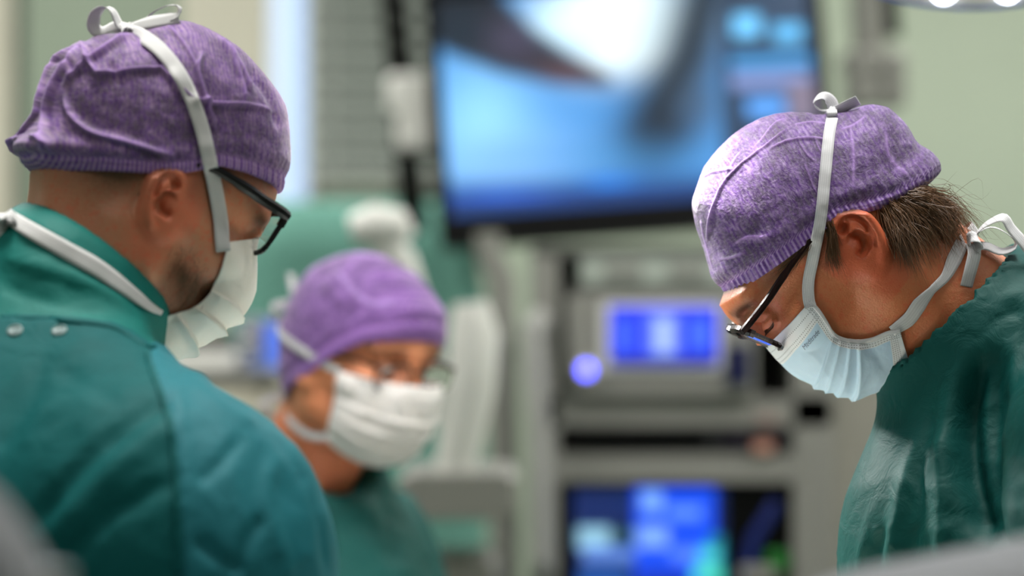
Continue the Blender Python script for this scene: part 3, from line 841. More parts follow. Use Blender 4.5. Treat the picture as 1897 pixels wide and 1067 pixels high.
MB().box(((sx0 + sx1) / 2, YB - .05, zb + nsl * pitch / 2), (sx1 - sx0, .01, nsl * pitch + .04)).build('gap_shade_sheet', plain('gap_shade_grey', (96, 104, 98), .7), bl)  # added sheet, its dark grey stands in for shade in the slat gaps
for xx in (sx0 + .05, sx1 - .06): MB().tube([(xx, YB - .1, zb), (xx, YB - .1, zb + nsl * pitch)], .002, 6).build('ladder_cord', WHITEP, bl)
MB().box(((sx0 + sx1) / 2, YB - .1, zb - .012), (sx1 - sx0, .03, .022), None, .006).build('bottom_rail', LGREY, bl)
MB().box(((sx0 + sx1) / 2, YB - .08, zb + nsl * pitch + .04), (sx1 - sx0, .06, .05), None, .006).build('head_rail', LGREY, bl)

# ceiling light fixtures
for i, (x, y, e) in enumerate(PANELS):
    nm = ['left', 'right'][i % 2] + ' ' + ['nearest the camera', 'in the middle of the room', 'nearest the back wall', 'directly over the operating table'][i // 2]
    if i == 6: nm = 'directly over the operating table'
    t = empty('ceiling_light', (x, y, CEIL), 'rectangular recessed ceiling light panel, ' + nm, 'ceiling light', 'ceiling light panels')
    f = MB()
    for sx in (-1, 1): f.box((x + sx * .61, y, CEIL - .012), (.03, .66, .024))
    for sy in (-1, 1): f.box((x, y + sy * .315, CEIL - .012), (1.19, .03, .024))
    f.build('frame', WHITEP, t)
    MB().box((x, y, CEIL - .006), (1.19, .6, .008)).build('diffuser', emissive('lit_diffuser', (255, 252, 245), 1.2) if i == 0 else bpy.data.materials['lit_diffuser'], t)

# ------------------------------------------------------------------ big monitor on its bracket
DM = 5.9
def screen_mesh(name, w_, h_, nx, ny, colfn, strength, parent, M4):
    xs = np.linspace(0, 1, nx); ys = np.linspace(0, 1, ny); X, Y = np.meshgrid(xs, ys); X = X.ravel(); Y = Y.ravel()
    V = np.stack([(X - .5) * w_, np.zeros(len(X)), (.5 - Y) * h_], 1); V = np.array([list(M4 @ Vector(v)) for v in V])
    i = np.arange(ny - 1)[:, None] * nx; j = np.arange(nx - 1)[None]; F = np.stack([i + j, i + nx + j, i + nx + j + 1, i + j + 1], -1).reshape(-1, 4)
    col = colfn(X, Y); t = NT(name + '_display'); t.set(col=(.01, .01, .012, 1), rough=.25, em=t.attr('picture', True), ems=strength)
    o = mesh_obj(name, V, F, t.m, parent, smooth=False); at = o.data.attributes.new('picture', 'FLOAT_COLOR', 'POINT')
    at.data.foreach_set('color', np.concatenate([col, np.ones((len(col), 1))], 1).astype(np.float32).ravel()); return o
def L3(r, g, b): return np.array(lin(r, g, b)[:3])
def G(X, Y, cx, cy, sx, sy, p=2): return np.exp(-(np.abs((X - cx) / sx) ** p + np.abs((Y - cy) / sy) ** p))
def box01(X, Y, x0, y0, x1, y1, e=.012): 
    s_ = lambda v: 1 / (1 + np.exp(-np.clip(v / e * 3, -50, 50))); return s_(X - x0) * s_(x1 - X) * s_(Y - y0) * s_(y1 - Y)
def blend(c, k, col): return c * (1 - k[:, None]) + col * k[:, None]
def monitor_pic(X, Y):
    # X 0..1 across, Y 0..1 down; the frame shows from about Y = .32 down
    px = 846 + X * 694 - (1 - Y) * 28; py = -78 + Y * 480 + (.5 - X) * 34
    c = np.tile(L3(70, 140, 205), (len(X), 1))
    c = blend(c, G(px, py, 905, 230, 95, 150), L3(140, 205, 255)); c = blend(c, G(px, py, 960, 300, 140, 70), L3(130, 185, 245))
    c = blend(c, G(px, py, 1175, 45, 115, 85, 3), L3(235, 252, 255)); c = blend(c, G(px, py, 1090, 10, 110, 45), L3(190, 235, 255)); c = blend(c, G(px, py, 1165, -30, 150, 80, 3), L3(225, 248, 255))
    d, t = polydist(np.stack([px, py], 1), [(1330, -80), (1290, 80), (1240, 180), (1215, 260)]); c = blend(c, np.exp(-(d / 72) ** 2), L3(14, 34, 50))
    c = blend(c, G(px, py, 1245, 240, 55, 50), L3(14, 30, 46)); c = blend(c, G(px, py, 1310, 190, 45, 60) * .6, L3(60, 70, 80))
    # dark lobe from the upper left
    d, t = polydist(np.stack([px, py], 1), [(800, -90), (890, -10), (960, 50), (1050, 95), (1130, 126)]); wd = 112 - 96 * t
    k = 1 / (1 + np.exp(np.clip((d - wd * .9) / 5, -50, 50))); c = blend(c, k, L3(20, 26, 36)); c = blend(c, k * G(px, py, 1060, 120, 70, 40), L3(84, 62, 70)); c = blend(c, k * G(px, py, 960, 30, 70, 50), L3(62, 58, 80)); c = blend(c, k * G(px, py, 860, 20, 60, 80), L3(8, 30, 46))
    c = blend(c, G(px, py, 1100, 290, 200, 40) * .5, L3(60, 130, 185)); c = blend(c, 1 / (1 + np.exp(-np.clip((py - 338) / 7, -50, 50))) * .8, L3(14, 60, 120))
    c = blend(c, (py > 362) * .8, L3(8, 42, 104)); c = blend(c, G(px, py, 1140, 350, 50, 12), L3(30, 120, 220)); c = blend(c, G(px, py, 940, 372, 100, 10), L3(30, 90, 210))
    # side column with controls
    k = box01(px, py, 1352, -400, 1600, 500, 6); c = blend(c, k * .93, L3(26, 44, 66))
    for (a, b, e, g_, col) in ((1375, -8, 1425, 40, (110, 200, 255)), (1450, 15, 1505, 55, (90, 180, 235)), (1370, 85, 1520, 108, (60, 150, 215)), (1370, 120, 1520, 155, (120, 140, 195)), (1400, 180, 1470, 215, (90, 165, 250)), (1400, 62, 1450, 72, (8, 20, 35)), (1475, 140, 1530, 230, (120, 110, 130)), (1375, -200, 1520, -170, (60, 150, 215)), (1375, -140, 1520, -100, (60, 110, 180))):
        c = blend(c, box01(px, py, a, b, e, g_, 5), L3(*col))
    return c
mon = empty('wall_monitor', tuple(P(1200, 150, DM)), 'large black framed monitor showing a pale blue scope picture with a dark lobe', 'monitor')
xa, xb = wx(822, DM), wx(1560, DM); zb_, zt = wz(442, DM), wz(-300, DM)
wM, hM = (xb - xa), .56 * 1.0
hM = wM * .665; Mc = Matrix.Translation(((xa + xb) / 2 - .022, DM, zb_ + hM / 2)) @ Matrix.Rotation(math.radians(-4), 4, 'Y').inverted() @ Matrix.Rotation(math.radians(5), 4, 'X')
Mc = Matrix.Translation(((xa + xb) / 2 - .026, DM, zb_ + hM / 2 + .004)) @ Matrix.Rotation(math.radians(4.2), 4, 'Y') @ Matrix.Rotation(math.radians(-6), 4, 'X')
# sign check: a positive turn about Y tips the top towards +X, so the turn is reversed to lean it left
Mc = Matrix.Translation(((xa + xb) / 2 - .026, DM, zb_ + hM / 2 + .004)) @ Matrix.Rotation(math.radians(-4.2), 4, 'Y') @ Matrix.Rotation(math.radians(-6), 4, 'X')
bz = MB(); R3 = Mc.to_3x3()
bz.box(Mc @ Vector((0, .022, 0)), (wM, .04, hM), R3, .03); bz.build('casing', BLACK, mon, True)
bz = MB(); e_ = .026
for (cx_, cz_, a, b) in ((0, hM / 2 - e_ / 2, wM, e_), (0, -hM / 2 + e_ * 1.2, wM, e_ * 2.4), (-wM / 2 + e_ / 2, 0, e_, hM), (wM / 2 - e_ / 2, 0, e_, hM)):
    bz.box(Mc @ Vector((cx_, -.004, cz_)), (a, .012, b), R3, .006)
bz.build('bezel', BLACK, mon, True)
screen_mesh('screen', wM - 2 * e_, hM - 3.3 * e_, 150, 100, monitor_pic, 1.3, mon, Mc @ Matrix.Translation((0, -.001, .65 * e_)))
MB().tube([Mc @ Vector((0, .04, 0)), Mc @ Vector((0, .2, 0)), Mc @ Vector((0, .3, .3)), Mc @ Vector((0, .3, 1.3))], .03, 16).build('ceiling_arm', LGREY, mon, True)

# suspended columns with clamps left and right of the monitor
def hanging_pole(label, path, D, rad, clamp, lower, mat_c):
    t = empty('ceiling_column', tuple(P(path[0][0], path[0][1], D)), label, 'column')
    a, b = path; top = P(a[0], a[1], D); bot = P(b[0], b[1], D); d = (top - bot).normalized(); top = top + d * ((CEIL - top.z) / d.z)
    MB().tube([top, bot], rad, 14).build('tube', BLACK, t, True)
    for (q0, q1, w_) in clamp:
        A = P(q0[0], q0[1], D - .05); B = P(q1[0], q1[1], D - .05)
        MB().box((A + B) / 2 + Vector((0, .03, 0)), (abs(B.x - A.x), .11, abs(B.z - A.z)), None, w_).build('clamp_housing', mat_c, t, True)
    for (q0, q1, r_, mm) in lower: MB().tube([P(q0[0], q0[1], D), P(q1[0], q1[1], D)], r_, 14).build('cable_sleeve', mm, t, True)
    MB().lathe((top.x, D, CEIL - .03), [(.06, 0), (.07, .01), (.07, .03)], 24).build('ceiling_flange', LGREY, t, True)
    return t
hanging_pole('black suspended column with a white clamp housing, left of the big monitor', [(730, 0), (768, 430)], 6.0, .027, [((716, 138), (842, 212), .02), ((734, 205), (812, 280), .02)], [((815, 130), (880, 560), .02, TEALD)], WHITEP)
hanging_pole('black suspended column with grey clamp housings, right of the big monitor', [(1640, -40), (1648, 70)], 6.0, .023, [((1562, 95), (1640, 135), .015), ((1570, 130), (1640, 200), .02), ((1640, 95), (1676, 200), .012)], [((1605, -60), (1612, 100), .035, LGREY)], LGREY)

# ------------------------------------------------------------------ equipment tower
DT = 5.2
tw = empty('equipment_tower', (wx(1240, DT), DT + .25, 0), 'light grey equipment cart under the big monitor, open shelves and handles', 'cart')
def fbox(px0, py0, px1, py1, D, depth, bev=.01):
    return MB().box(((wx(px0, D) + wx(px1, D)) / 2, D + depth / 2, (wz(py0, D) + wz(py1, D)) / 2), (abs(wx(px1, D) - wx(px0, D)), depth, abs(wz(py0, D) - wz(py1, D))), None, bev)
zlo = .14
def post(px0, px1, name='side_post', m=LGREY):
    x0, x1 = wx(px0, DT), wx(px1, DT); zt_ = wz(470, DT)
    MB().box(((x0 + x1) / 2, DT + .25, (zlo + zt_) / 2), (x1 - x0, .5, zt_ - zlo), None, .012).build(name, m, tw, True)
post(985, 1035); post(1470, 1545, m=LGREY)
fbox(985, 735, 1545, 790, DT, .5).build('shelf', LGREY, tw, True)
fbox(1030, 842, 1475, 893, DT, .5).build('shelf', LGREY, tw, True)
fbox(985, 455, 1545, 476, DT, .5).build('top_shelf', MGREY, tw, True)
fbox(1030, 470, 1475, 1500, DT + .46, .02, 0).build('back_panel', MGREY, tw)
MB().box((wx(1265, DT), DT + .25, zlo), (wx(1545, DT) - wx(985, DT) + .04, .54, .05), None, .015).build('base', DGREY, tw, True)
for sx in (-1, 1):
    for yy in (.03, .47):
        cxx = wx(1265, DT) + sx * .25; c_ = MB(); c_.lathe((cxx, DT + yy, .055), [(.052, -.014), (.055, -.008), (.055, .008), (.052, .014)], 24, Matrix.Rotation(math.pi / 2, 3, 'Y')); c_.box((cxx, DT + yy, .105), (.05, .05, .02)); c_.build('caster', DGREY, tw, True)
# outer handle tubes at the left of the cart
MB().tube([P(1000, 590, DT - .01), P(985, 610, DT - .06), P(988, 680, DT - .06), P(1000, 800, DT - .06), P(1004, 1040, DT - .06), P(1004, 1060, DT - .01)], .019, 14).build('push_handle', plain('soft_grey_rubber', (170, 170, 168), .5), tw, True)
MB().tube([P(905, 430, DT), P(905, 470, DT), P(930, 520, DT), P(935, 900, DT), P(935, 1300, DT)], .024, 14).build('cable_post', LGREY, tw, True)
def clutter_pic(seed, base, blobs):
    def f(X, Y):
        c = np.tile(L3(*base), (len(X), 1))
        for (x0, y0, x1, y1, col) in blobs: c = blend(c, box01(X, Y, x0, y0, x1, y1, .02), L3(*col))
        return c
    return f
# insufflator: white unit with the blue display and round blue lamp
u1 = empty('video_processor', (wx(1200, DT), DT, wz(735, DT)), 'white medical unit with glowing blue display and round blue lamp on the cart', 'medical device')
fbox(1050, 545, 1400, 733, DT - .02, .4, .012).build('casing', LGREY, u1, True)
fbox(1112, 560, 1340, 688, DT - .028, .012, .006).build('display_bezel', WHITEP, u1, True)
cD = DT - .032
Md = Matrix.Translation(((wx(1130, cD) + wx(1330, cD)) / 2, cD, (wz(568, cD) + wz(675, cD)) / 2))
screen_mesh('display', wx(1330, cD) - wx(1130, cD), wz(568, cD) - wz(675, cD), 90, 50, clutter_pic(1, (30, 50, 235), [(.33, .0, .65, 1, (95, 125, 255)), (.42, .2, .58, .8, (170, 195, 255)), (.05, .2, .22, .8, (60, 95, 255)), (.74, .2, .92, .75, (70, 110, 255)), (.0, .85, 1, 1, (20, 30, 150)), (.33, .0, .65, .12, (60, 70, 240))]), 1.1, u1, Md)
c_ = P(1086, 685, cD); MB().lathe(c_, [(.018, 0), (.018, .004), (.015, .006)], 24, Matrix.Rotation(math.pi / 2, 3, 'X')).build('lamp_ring', WHITEP, u1, True)
_e = emissive('blue_power_lamp', (82, 82, 255), 7.0); MB().lathe(c_ + Vector((0, -.006, 0)), [(.0125, 0), (.0115, .003), (.005, .005)], 20, Matrix.Rotation(math.pi / 2, 3, 'X')).build('power_lamp', _e, u1, True)
fbox(1345, 640, 1390, 712, DT - .03, .03, .006).build('socket_block', plain('navy_socket', (14, 20, 70), .4), u1, True)
u2 = empty('light_source', (wx(1180, DT), DT, wz(540, DT)), 'pale greenish white unit on the cart, on top of the blue display unit', 'medical device')
fbox(1075, 470, 1420, 530, DT, .42, .012).build('casing', plain('mint_white_plastic', (176, 186, 178), .45), u2, True)
fbox(1060, 527, 1400, 544, DT, .42, .004).build('foot_rail', MGREY, u2, True)
for k in range(2): fbox(1120 + k * 120, 488, 1190 + k * 120, 512, DT - .006, .01, .003).build('front_inlay', LGREY, u2, True)
fbox(1000, 480, 1048, 720, DT + .2, .04, .004).build('inner_frame', DGREY, tw)
u3 = empty('recorder', (wx(1250, DT), DT, wz(842, DT)), 'flat black recorder unit in the narrow slot of the cart, below the blue display unit', 'medical device')
fbox(1040, 794, 1462, 838, DT + .004, .38, .004).build('casing', BLACK, u3, True)
fbox(1048, 802, 1300, 828, DT - .002, .006, .002).build('front_flap', DGREY if False else BLACK, u3, True)
fbox(1310, 800, 1330, 834, DT - .002, .008, .002).build('divider', DGREY, u3, True)
fbox(1340, 802, 1452, 830, DT - .002, .006, .002).build('button_panel', plain('aubergine_panel', (34, 28, 42), .4), u3, True)
fbox(1396, 818, 1432, 838, DT - .012, .012, .004).build('card_label', plain('salmon_label', (205, 150, 130), .5), u3, True)
fbox(1404, 770, 1440, 786, DT - .012, .01, .004).build('shelf_label', plain('pinkish_label', (170, 148, 142), .5), tw, True)
u4 = empty('touch_display', (wx(1250, DT), DT, wz(1110, DT)), 'dark unit with a bright blue tiled screen in the lower bay of the cart', 'monitor')
fbox(1048, 897, 1470, 1130, DT + .02, .3, .01).build('casing', BLACK, u4, True)
cD = DT + .012; Md = Matrix.Translation(((wx(1062, cD) + wx(1345, cD)) / 2, cD, (wz(903, cD) + wz(1125, cD)) / 2))
screen_mesh('display', wx(1345, cD) - wx(1062, cD), wz(903, cD) - wz(1125, cD), 110, 90, clutter_pic(2, (6, 22, 62), [(.0, .04, .40, .30, (8, 34, 92)), (.40, .0, .93, 1, (16, 74, 232)), (.45, .03, .58, .2, (120, 170, 255)), (.62, .16, .84, .26, (90, 140, 250)), (.03, .33, .24, .52, (140, 190, 215)), (.26, .35, .4, .45, (40, 80, 90)), (.06, .50, .40, .62, (90, 130, 215)), (.42, .32, .62, .50, (120, 165, 255)), (.64, .50, .84, .62, (80, 125, 255)), (.88, .4, .98, 1, (20, 120, 140)), (.82, .50, .95, .62, (70, 200, 210)), (.78, .66, .97, .78, (80, 220, 190)), (.04, .68, .36, .9, (30, 80, 160)), (.42, .68, .75, .9, (14, 50, 180))]), 1.15, u4, Md)
cD = DT + .010; MB().tube([P(1372, 1125, cD), P(1395, 1000, cD), P(1440, 930, cD)], .012, 10).build('cable_loop', plain('dark_blue_cable', (14, 34, 110), .4), u4, True)
fbox(1420, 1022, 1462, 1062, DT - .005, .02, .008).build('green_key', plain('green_key_plastic', (10, 110, 30), .4), u4, True)
fbox(1370, 1050, 1440, 1078, DT - .03, .03, .01).build('grey_tray', LGREY, u4, True)
# pale cabinet column right of the cart
cb = empty('tall_cabinet', (wx(1600, 5.9), 6.1, 0), 'tall beige grey cabinet standing just right of the cart', 'cabinet')
x0, x1 = wx(1540, 5.9), wx(1668, 5.9); MB().box(((x0 + x1) / 2, 6.1, .8), (x1 - x0, .4, 1.5), None, .012).build('body', plain('beige_grey_laminate', (160, 158, 150), .5), cb, True)
for k, (a, b) in enumerate(((.12, .80), (.82, 1.50))): MB().box(((x0 + x1) / 2, 5.892, (a + b) / 2), (x1 - x0 - .01, .016, b - a), None, .006).build('door', plain('beige_door', (168, 165, 156), .5), cb, True)

# ------------------------------------------------------------------ things left of the cart
DA = 4.7
ra = empty('robotic_unit', tuple(P(860, 900, DA)), 'white jointed equipment arm with a rounded head, rising behind the masked nurse', 'medical arm')
V = MB(); V.tube([P(650, 425, DA), P(690, 418, DA), P(735, 425, DA), P(755, 445, DA)], [.022, .034, .034, .018], 20); V.build('arm_head', WHITEP, ra, True)
MB().tube([P(705, 440, DA), P(745, 485, DA), P(770, 560, DA), P(800, 680, DA), P(845, 800, DA)], [.026, .024, .022, .022, .024], 18).build('upper_arm', WHITEP, ra, True)
MB().tube([P(872, 560, DA), P(878, 620, DA), P(872, 720, DA), P(850, 830, DA), P(840, 890, DA)], [.028, .040, .040, .034, .03], 20).build('forearm', WHITEP, ra, True)
MB().box(P(850, 915, DA) + Vector((0, .1, 0)), (.19, .3, .075), None, .02).build('pedestal_top', LGREY, ra, True)
MB().box((P(850, 0, DA).x, DA + .12, .6), (.12, .16, 1.05), None, .02).build('pedestal', LGREY, ra, True)
MB().box((P(850, 0, DA).x, DA + .12, .04), (.4, .4, .08), None, .03).build('foot', MGREY, ra, True)
bag = empty('waste_bag', (wx(855, DA - .25), DA - .2, .5), 'olive green bag hanging in front of the arm pedestal', 'bag')
bx_ = MB(); bx_.lathe((wx(858, DA - .2), DA - .2, .35), [(.04, 0), (.085, .05), (.1, .3), (.095, .55), (.08, .66), (.085, .70)], 28); o_ = bx_.build('sack', OLIVE, bag, True)
MB().tube([Vector((wx(858, DA - .2) + .085 * math.cos(a), DA - .2 + .085 * math.sin(a), 1.05)) for a in np.linspace(0, 6.28, 24)], .006, 8).build('hoop', STEEL, bag, True)
MB().tube([(wx(858, DA - .2), DA - .285, 1.05), (wx(858, DA - .2), DA - .285, .02)], .008, 8).build('stand_leg', STEEL, bag, True)

# teal draped equipment behind the nurse
def drape_body(name, lo, hi, m, parent, seed, amp=.02, fold=9):
    n = 120; nz = 60; x0, y0, z0 = lo; x1, y1, z1 = hi; cx_, cy_ = (x0 + x1) / 2, (y0 + y1) / 2; V = []
    for j in range(nz + 1):
        v = j / nz; fl = 1 + .10 * v; h = z1 - (z1 - z0) * v
        for i in range(n):
            a = 2 * math.pi * i / n; c_, s__ = math.cos(a), math.sin(a); q = (abs(c_) ** 5 + abs(s__) ** 5) ** (-.2)
            r_ = 1 + amp * (.3 + 2.2 * v) * math.sin(fold * a + seed + .8 * math.sin(3 * a)) ; e = 1 if j > 3 else (.86 + .14 * math.sin(j / 4 * math.pi / 2))
            V.append((cx_ + c_ * q * (x1 - x0) / 2 * fl * r_ * e, cy_ + s__ * q * (y1 - y0) / 2 * fl * r_ * e, h - (0 if j > 3 else .0) ))
    F = [(j * n + i, (j + 1) * n + i, (j + 1) * n + (i + 1) % n, j * n + (i + 1) % n) for j in range(nz) for i in range(n)]
    F.append(tuple(range(n))); F.append(tuple(range(nz * n, nz * n + n))[::-1])
    return mesh_obj(name, V, F, m, parent)
td = empty('draped_device', (wx(660, 6.6), 6.6, 0), 'device wrapped in a teal sterile drape, standing before the slatted blind', 'draped equipment')
drape_body('sterile_drape', (wx(420, 6.5), 6.35, .1), (wx(885, 6.5), 6.9, wz(372, 6.4)), TEALD, td, 1)
sh = empty('storage_box', (wx(655, 6.5), 6.6, wz(372, 6.4)), 'flat grey beige box lying on the teal draped device', 'box')
fbox(600, 338, 715, 371, 6.5, .2, .008).build('body', plain('beige_box', (160, 156, 146), .6), sh, True)
fbox(598, 334, 717, 343, 6.495, .21, .004).build('lid', plain('beige_lid', (168, 164, 154), .6), sh, True)
# side table with white drape and glowing console
DS = 5.4
st = empty('side_table', (wx(400, DS), DS, 0), 'side table under a pale beige drape between the left surgeon and the nurse', 'table')
drape_body('table_drape', (wx(250, DS), DS - .15, .25), (wx(540, DS), DS + .35, wz(690, DS)), plain('ivory_drape', (176, 172, 156), .75), st, 2, .012, 11)
MB().box((wx(395, DS), DS + .1, wz(686, DS) - .006), (wx(535, DS) - wx(255, DS), .48, .02), None, .008).build('table_top', LGREY, st, True)
for sx in (270, 520):
    MB().tube([(wx(sx, DS), DS + .1, .02), (wx(sx, DS), DS + .1, wz(690, DS))], .015, 10).build('leg', STEEL, st, True)
cs = empty('blue_lit_console', (wx(500, DS), DS + .05, wz(686, DS)), 'small grey console with a blue glowing screen on the side table, beside the nurse\'s cap', 'console')
fbox(440, 590, 560, 685, DS + .05, .1, .01).build('casing', plain('grey_console', (128, 132, 148), .5), cs, True)
MB().box(P(508, 640, DS + .045), (.034, .01, .085), None, .004).build('display', emissive('blue_console_glow', (86, 124, 236), 1.0), cs, True)
for k in range(3): MB().box(P(458, 612 + k * 22, DS + .045), (.022, .012, .008), None, .003).build('key', WHITEP, cs, True)
tr = empty('instrument_tray', (wx(390, DS), DS - .02, wz(686, DS)), 'white tray with a dark rim on the side table, beside the left surgeon\'s mask', 'tray')
fbox(300, 655, 432, 684, DS - .06, .2, .012).build('tray_body', WHITEP, tr, True)
fbox(300, 618, 432, 652, DS + .1, .03, .008).build('raised_rim', MGREY, tr, True)
cu = empty('cup', tuple(P(482, 684, DS - .1)), 'small blue cup on the side table in front of the blue lit console', 'cup')
MB().lathe(P(482, 684, DS - .1), [(.016, 0), (.020, .024), (.019, .024), (.015, .003)], 24).build('cup_body', plain('blue_cup_plastic', (110, 134, 205), .4), cu, True)

# ================================================================== PEOPLE
def far_body(fd, hips, knees, feet, chest, sh, elbows, wrists):
    """rest of the figure, in world coordinates: torso, legs, arms"""
    fd.frame()
    fd.ell(chest, (.13, .15, .24), .05); fd.ell(hips, (.13, .16, .14), .08)
    fd.cone(chest, hips, .13, .13, .06)
    for h_, k_, f_ in zip((-1, 1), knees, feet):
        hp = (hips[0], hips[1] + h_ * .09, hips[2] - .05)
        fd.cone(hp, k_, .085, .055, .04); fd.cone(k_, (f_[0], f_[1], .09), .052, .038, .02); 
    for s_, e_, w_ in zip(sh, elbows, wrists):
        fd.ell(s_, (.06, .06, .06), .05); fd.cone(s_, e_, .05, .04, .03); fd.cone(e_, w_, .038, .026, .02)

def finish_body(fd, H, cap, m, parent, hairfn, name='body', maskfn=None):
    V, Q = fd.mesh(2)
    b0 = BVHTree.FromPolygons([tuple(v) for v in V], [tuple(f) for f in Q.tolist()]); msk = maskfn(b0)
    L = H.loc(V); sel = np.where((L[:, 0] > .02) & (L[:, 2] < .03) & (L[:, 2] > -.14) & (np.abs(L[:, 1]) < .08))[0]
    for it in (0, 1):
        for ci in ((.030, -.030), (.045, -.06)):
            o_ = np.array([ci[0], 0, ci[1]]); Ow = Vector(H.w(o_)[0])
            for i in sel:
                d_ = Vector(V[i]) - Ow; r_ = d_.length; h = msk[1].ray_cast(Ow, d_ / r_)
                if h[0] is not None and h[3] - .0022 < r_: V[i] = np.array(Ow + d_ * ((h[3] - .0022) / r_))
    L = H.loc(V)
    hd = (L[:, 2] > -.11) & (np.linalg.norm(L - [0, 0, .03], axis=1) < .16)
    Lc, und = cap.clamp(L[hd]); L[hd] = Lc; V[hd] = H.w(Lc); u = np.zeros(len(V)); u[hd] = und
    hair, red = hairfn(L, H); hair = np.maximum(hair, u * .95)
    o = mesh_obj(name, V, Q, m, parent, attrs={'hair': hair, 'red': red})
    b = BVHTree.FromPolygons([tuple(v) for v in V], [tuple(f) for f in Q.tolist()])
    return o, b, msk

def sst(x, a, b): t = np.clip((x - a) / (b - a), 0, 1); return t * t * (3 - 2 * t)
def ear_red(L):
    d = np.abs(L[:, 1]); near = sst(d, .072, .080) * (np.abs(L[:, 2]) < .05) * (L[:, 0] < .03)
    return near

def gown_field(box, fine, h, H_=.03):
    (x0, x1), (y0, y1), (z0, z1) = box; (a0, a1), (b0, b1), (c0, c1) = fine
    return Field(axis(x0, x1, a0, a1, h, H_), axis(y0, y1, b0, b1, h * 1.5, H_), axis(z0, z1, c0, c1, h, H_))

def glove(name, wrist, direction, m, parent, right=True):
    w_ = np.array(wrist); d = np.array(direction, float); d /= np.linalg.norm(d); up = np.array([0, 0, 1.]); s_ = np.cross(d, up); s_ /= np.linalg.norm(s_); u = np.cross(s_, d)
    fd = Field(*[np.arange(c - .15, c + .15, .0035, dtype=np.float32) for c in w_ + d * .08]); sg = 1 if right else -1
    fd.cone(w_ - d * .05, w_, .036, .030, .01); fd.cone(w_, w_ + d * .045, .028, .030, .012)
    for k, (off, ln) in enumerate(((-.030, .070), (-.010, .080), (.011, .075), (.031, .060))):
        a = w_ + d * .075 + s_ * off * .9; fd.cone(w_ + d * .03 + s_ * off * .5, a, .018, .0115, .010)
        b = a + d * ln * .45 - u * .008; c = b + d * ln * .30 - u * ln * .22; e = c + d * ln * .12 - u * ln * .26
        fd.chain([a, b, c, e], [.0100, .0092, .0085, .0075], .004)
    t0 = w_ + d * .02 - s_ * .022 * sg; t1 = w_ + d * .055 - s_ * .052 * sg - u * .012; t2 = w_ + d * .085 - s_ * .055 * sg - u * .026
    fd.chain([t0, t1, t2], [.015, .0115, .009], .006); V, Q = fd.mesh(2); return mesh_obj(name, V, Q, m, parent)

GLOVE = plain('cream_latex', (214, 206, 184), .45)
SHOE = plain('white_clog', (215, 216, 214), .4)
def lower_clothes(parent, hips, knees, feet, m, yaw):
    f = Field(np.arange(min(hips[0], feet[0][0]) - .35, hips[0] + .4, .02, dtype=np.float32), np.arange(hips[1] - .4, hips[1] + .4, .02, dtype=np.float32), np.arange(.03, 1.15, .02, dtype=np.float32))
    f.ell((hips[0], hips[1], hips[2]), (.15, .18, .14), .02)
    for s_, k_, ft in zip((-1, 1), knees, feet):
        f.cone((hips[0], hips[1] + s_ * .09, hips[2] - .04), k_, .105, .085, .03); f.cone(k_, (ft[0], ft[1], .10), .083, .075, .02)
    V, Q = f.mesh(1); mesh_obj('trousers', V, Q, m, parent)
    c, s__ = math.cos(math.radians(yaw)), math.sin(math.radians(yaw))
    for ft in feet:
        V = []; n = 20
        for (hh, k0) in ((0, 1.0), (.02, 1.02), (.045, .95), (.075, .72), (.09, .5)):
            for i in range(n):
                a = 2 * math.pi * i / n; lx = .135 * math.cos(a) * (k0 if math.cos(a) > 0 else .8 + .2 * k0) + .045; ly = .048 * math.sin(a) * k0
                V.append((ft[0] + lx * c - ly * s__, ft[1] + lx * s__ + ly * c, hh + .002))
        F = [(j * n + i, j * n + (i + 1) % n, (j + 1) * n + (i + 1) % n, (j + 1) * n + i) for j in range(4) for i in range(n)] + [tuple(range(n))[::-1], tuple(range(4 * n, 5 * n))]
        mesh_obj('clog', V, F, SHOE, parent)

# ------------------------------------------------------------------ surgeon on the right (sharp, head bent low)
HR = place_head(head_frame(180, 52, 0), 1.04, (0, .0755, 0), 1583, 455, 2.46)
pr = empty('person', (.55, 2.54, 0), 'surgeon bent low at the right, purple cap, light blue pleated mask, dark green gown', 'person')
YR = HR.t[1]
capR = Cap(HR, [(1350, 548), (1322, 518), (1303, 462), (1285, 405), (1281, 372), (1296, 325), (1330, 277), (1375, 237), (1425, 213), (1475, 207), (1515, 210), (1545, 211), (1575, 206), (1608, 194), (1640, 197), (1670, 222), (1688, 250), (1697, 266), (1725, 288), (1750, 312), (1750, 345), (1712, 358), (1690, 362)],
           [(1349, 549), (1420, 498), (1480, 452), (1535, 408), (1590, 397), (1650, 381), (1692, 362)], .0835, .0105)
SKIN_R = skin_mat('tanned_skin', (206, 130, 88), (178, 100, 64), (196, 92, 62), (52, 34, 22))
ax = lambda lo, hi, a, b, h=.0016, H_=.03: axis(lo, hi, a, b, h, H_)
fr_ = Field(ax(-.1, .95, HR.t[0] - .16, HR.t[0] + .17), ax(YR - .42, YR + .42, YR - .098, YR + .098, .0015), ax(.0, 1.8, HR.t[2] - .13, HR.t[2] + .14))
build_head(fr_, HR, neck=[(-.014, 0, -.02), (-.006, 0, -.10), (-.012, 0, -.20)])
far_body(fr_, (.66, YR, .98), [(.62, YR - .10, .52), (.62, YR + .10, .52)], [(.68, YR - .11, .08), (.68, YR + .11, .08)], (.50, YR, 1.26), [(.50, YR - .17, 1.43), (.50, YR + .17, 1.43)], [(.40, YR - .23, 1.16), (.38, YR + .23, 1.16)], [(.20, YR - .10, 1.10), (.20, YR + .12, 1.10)])
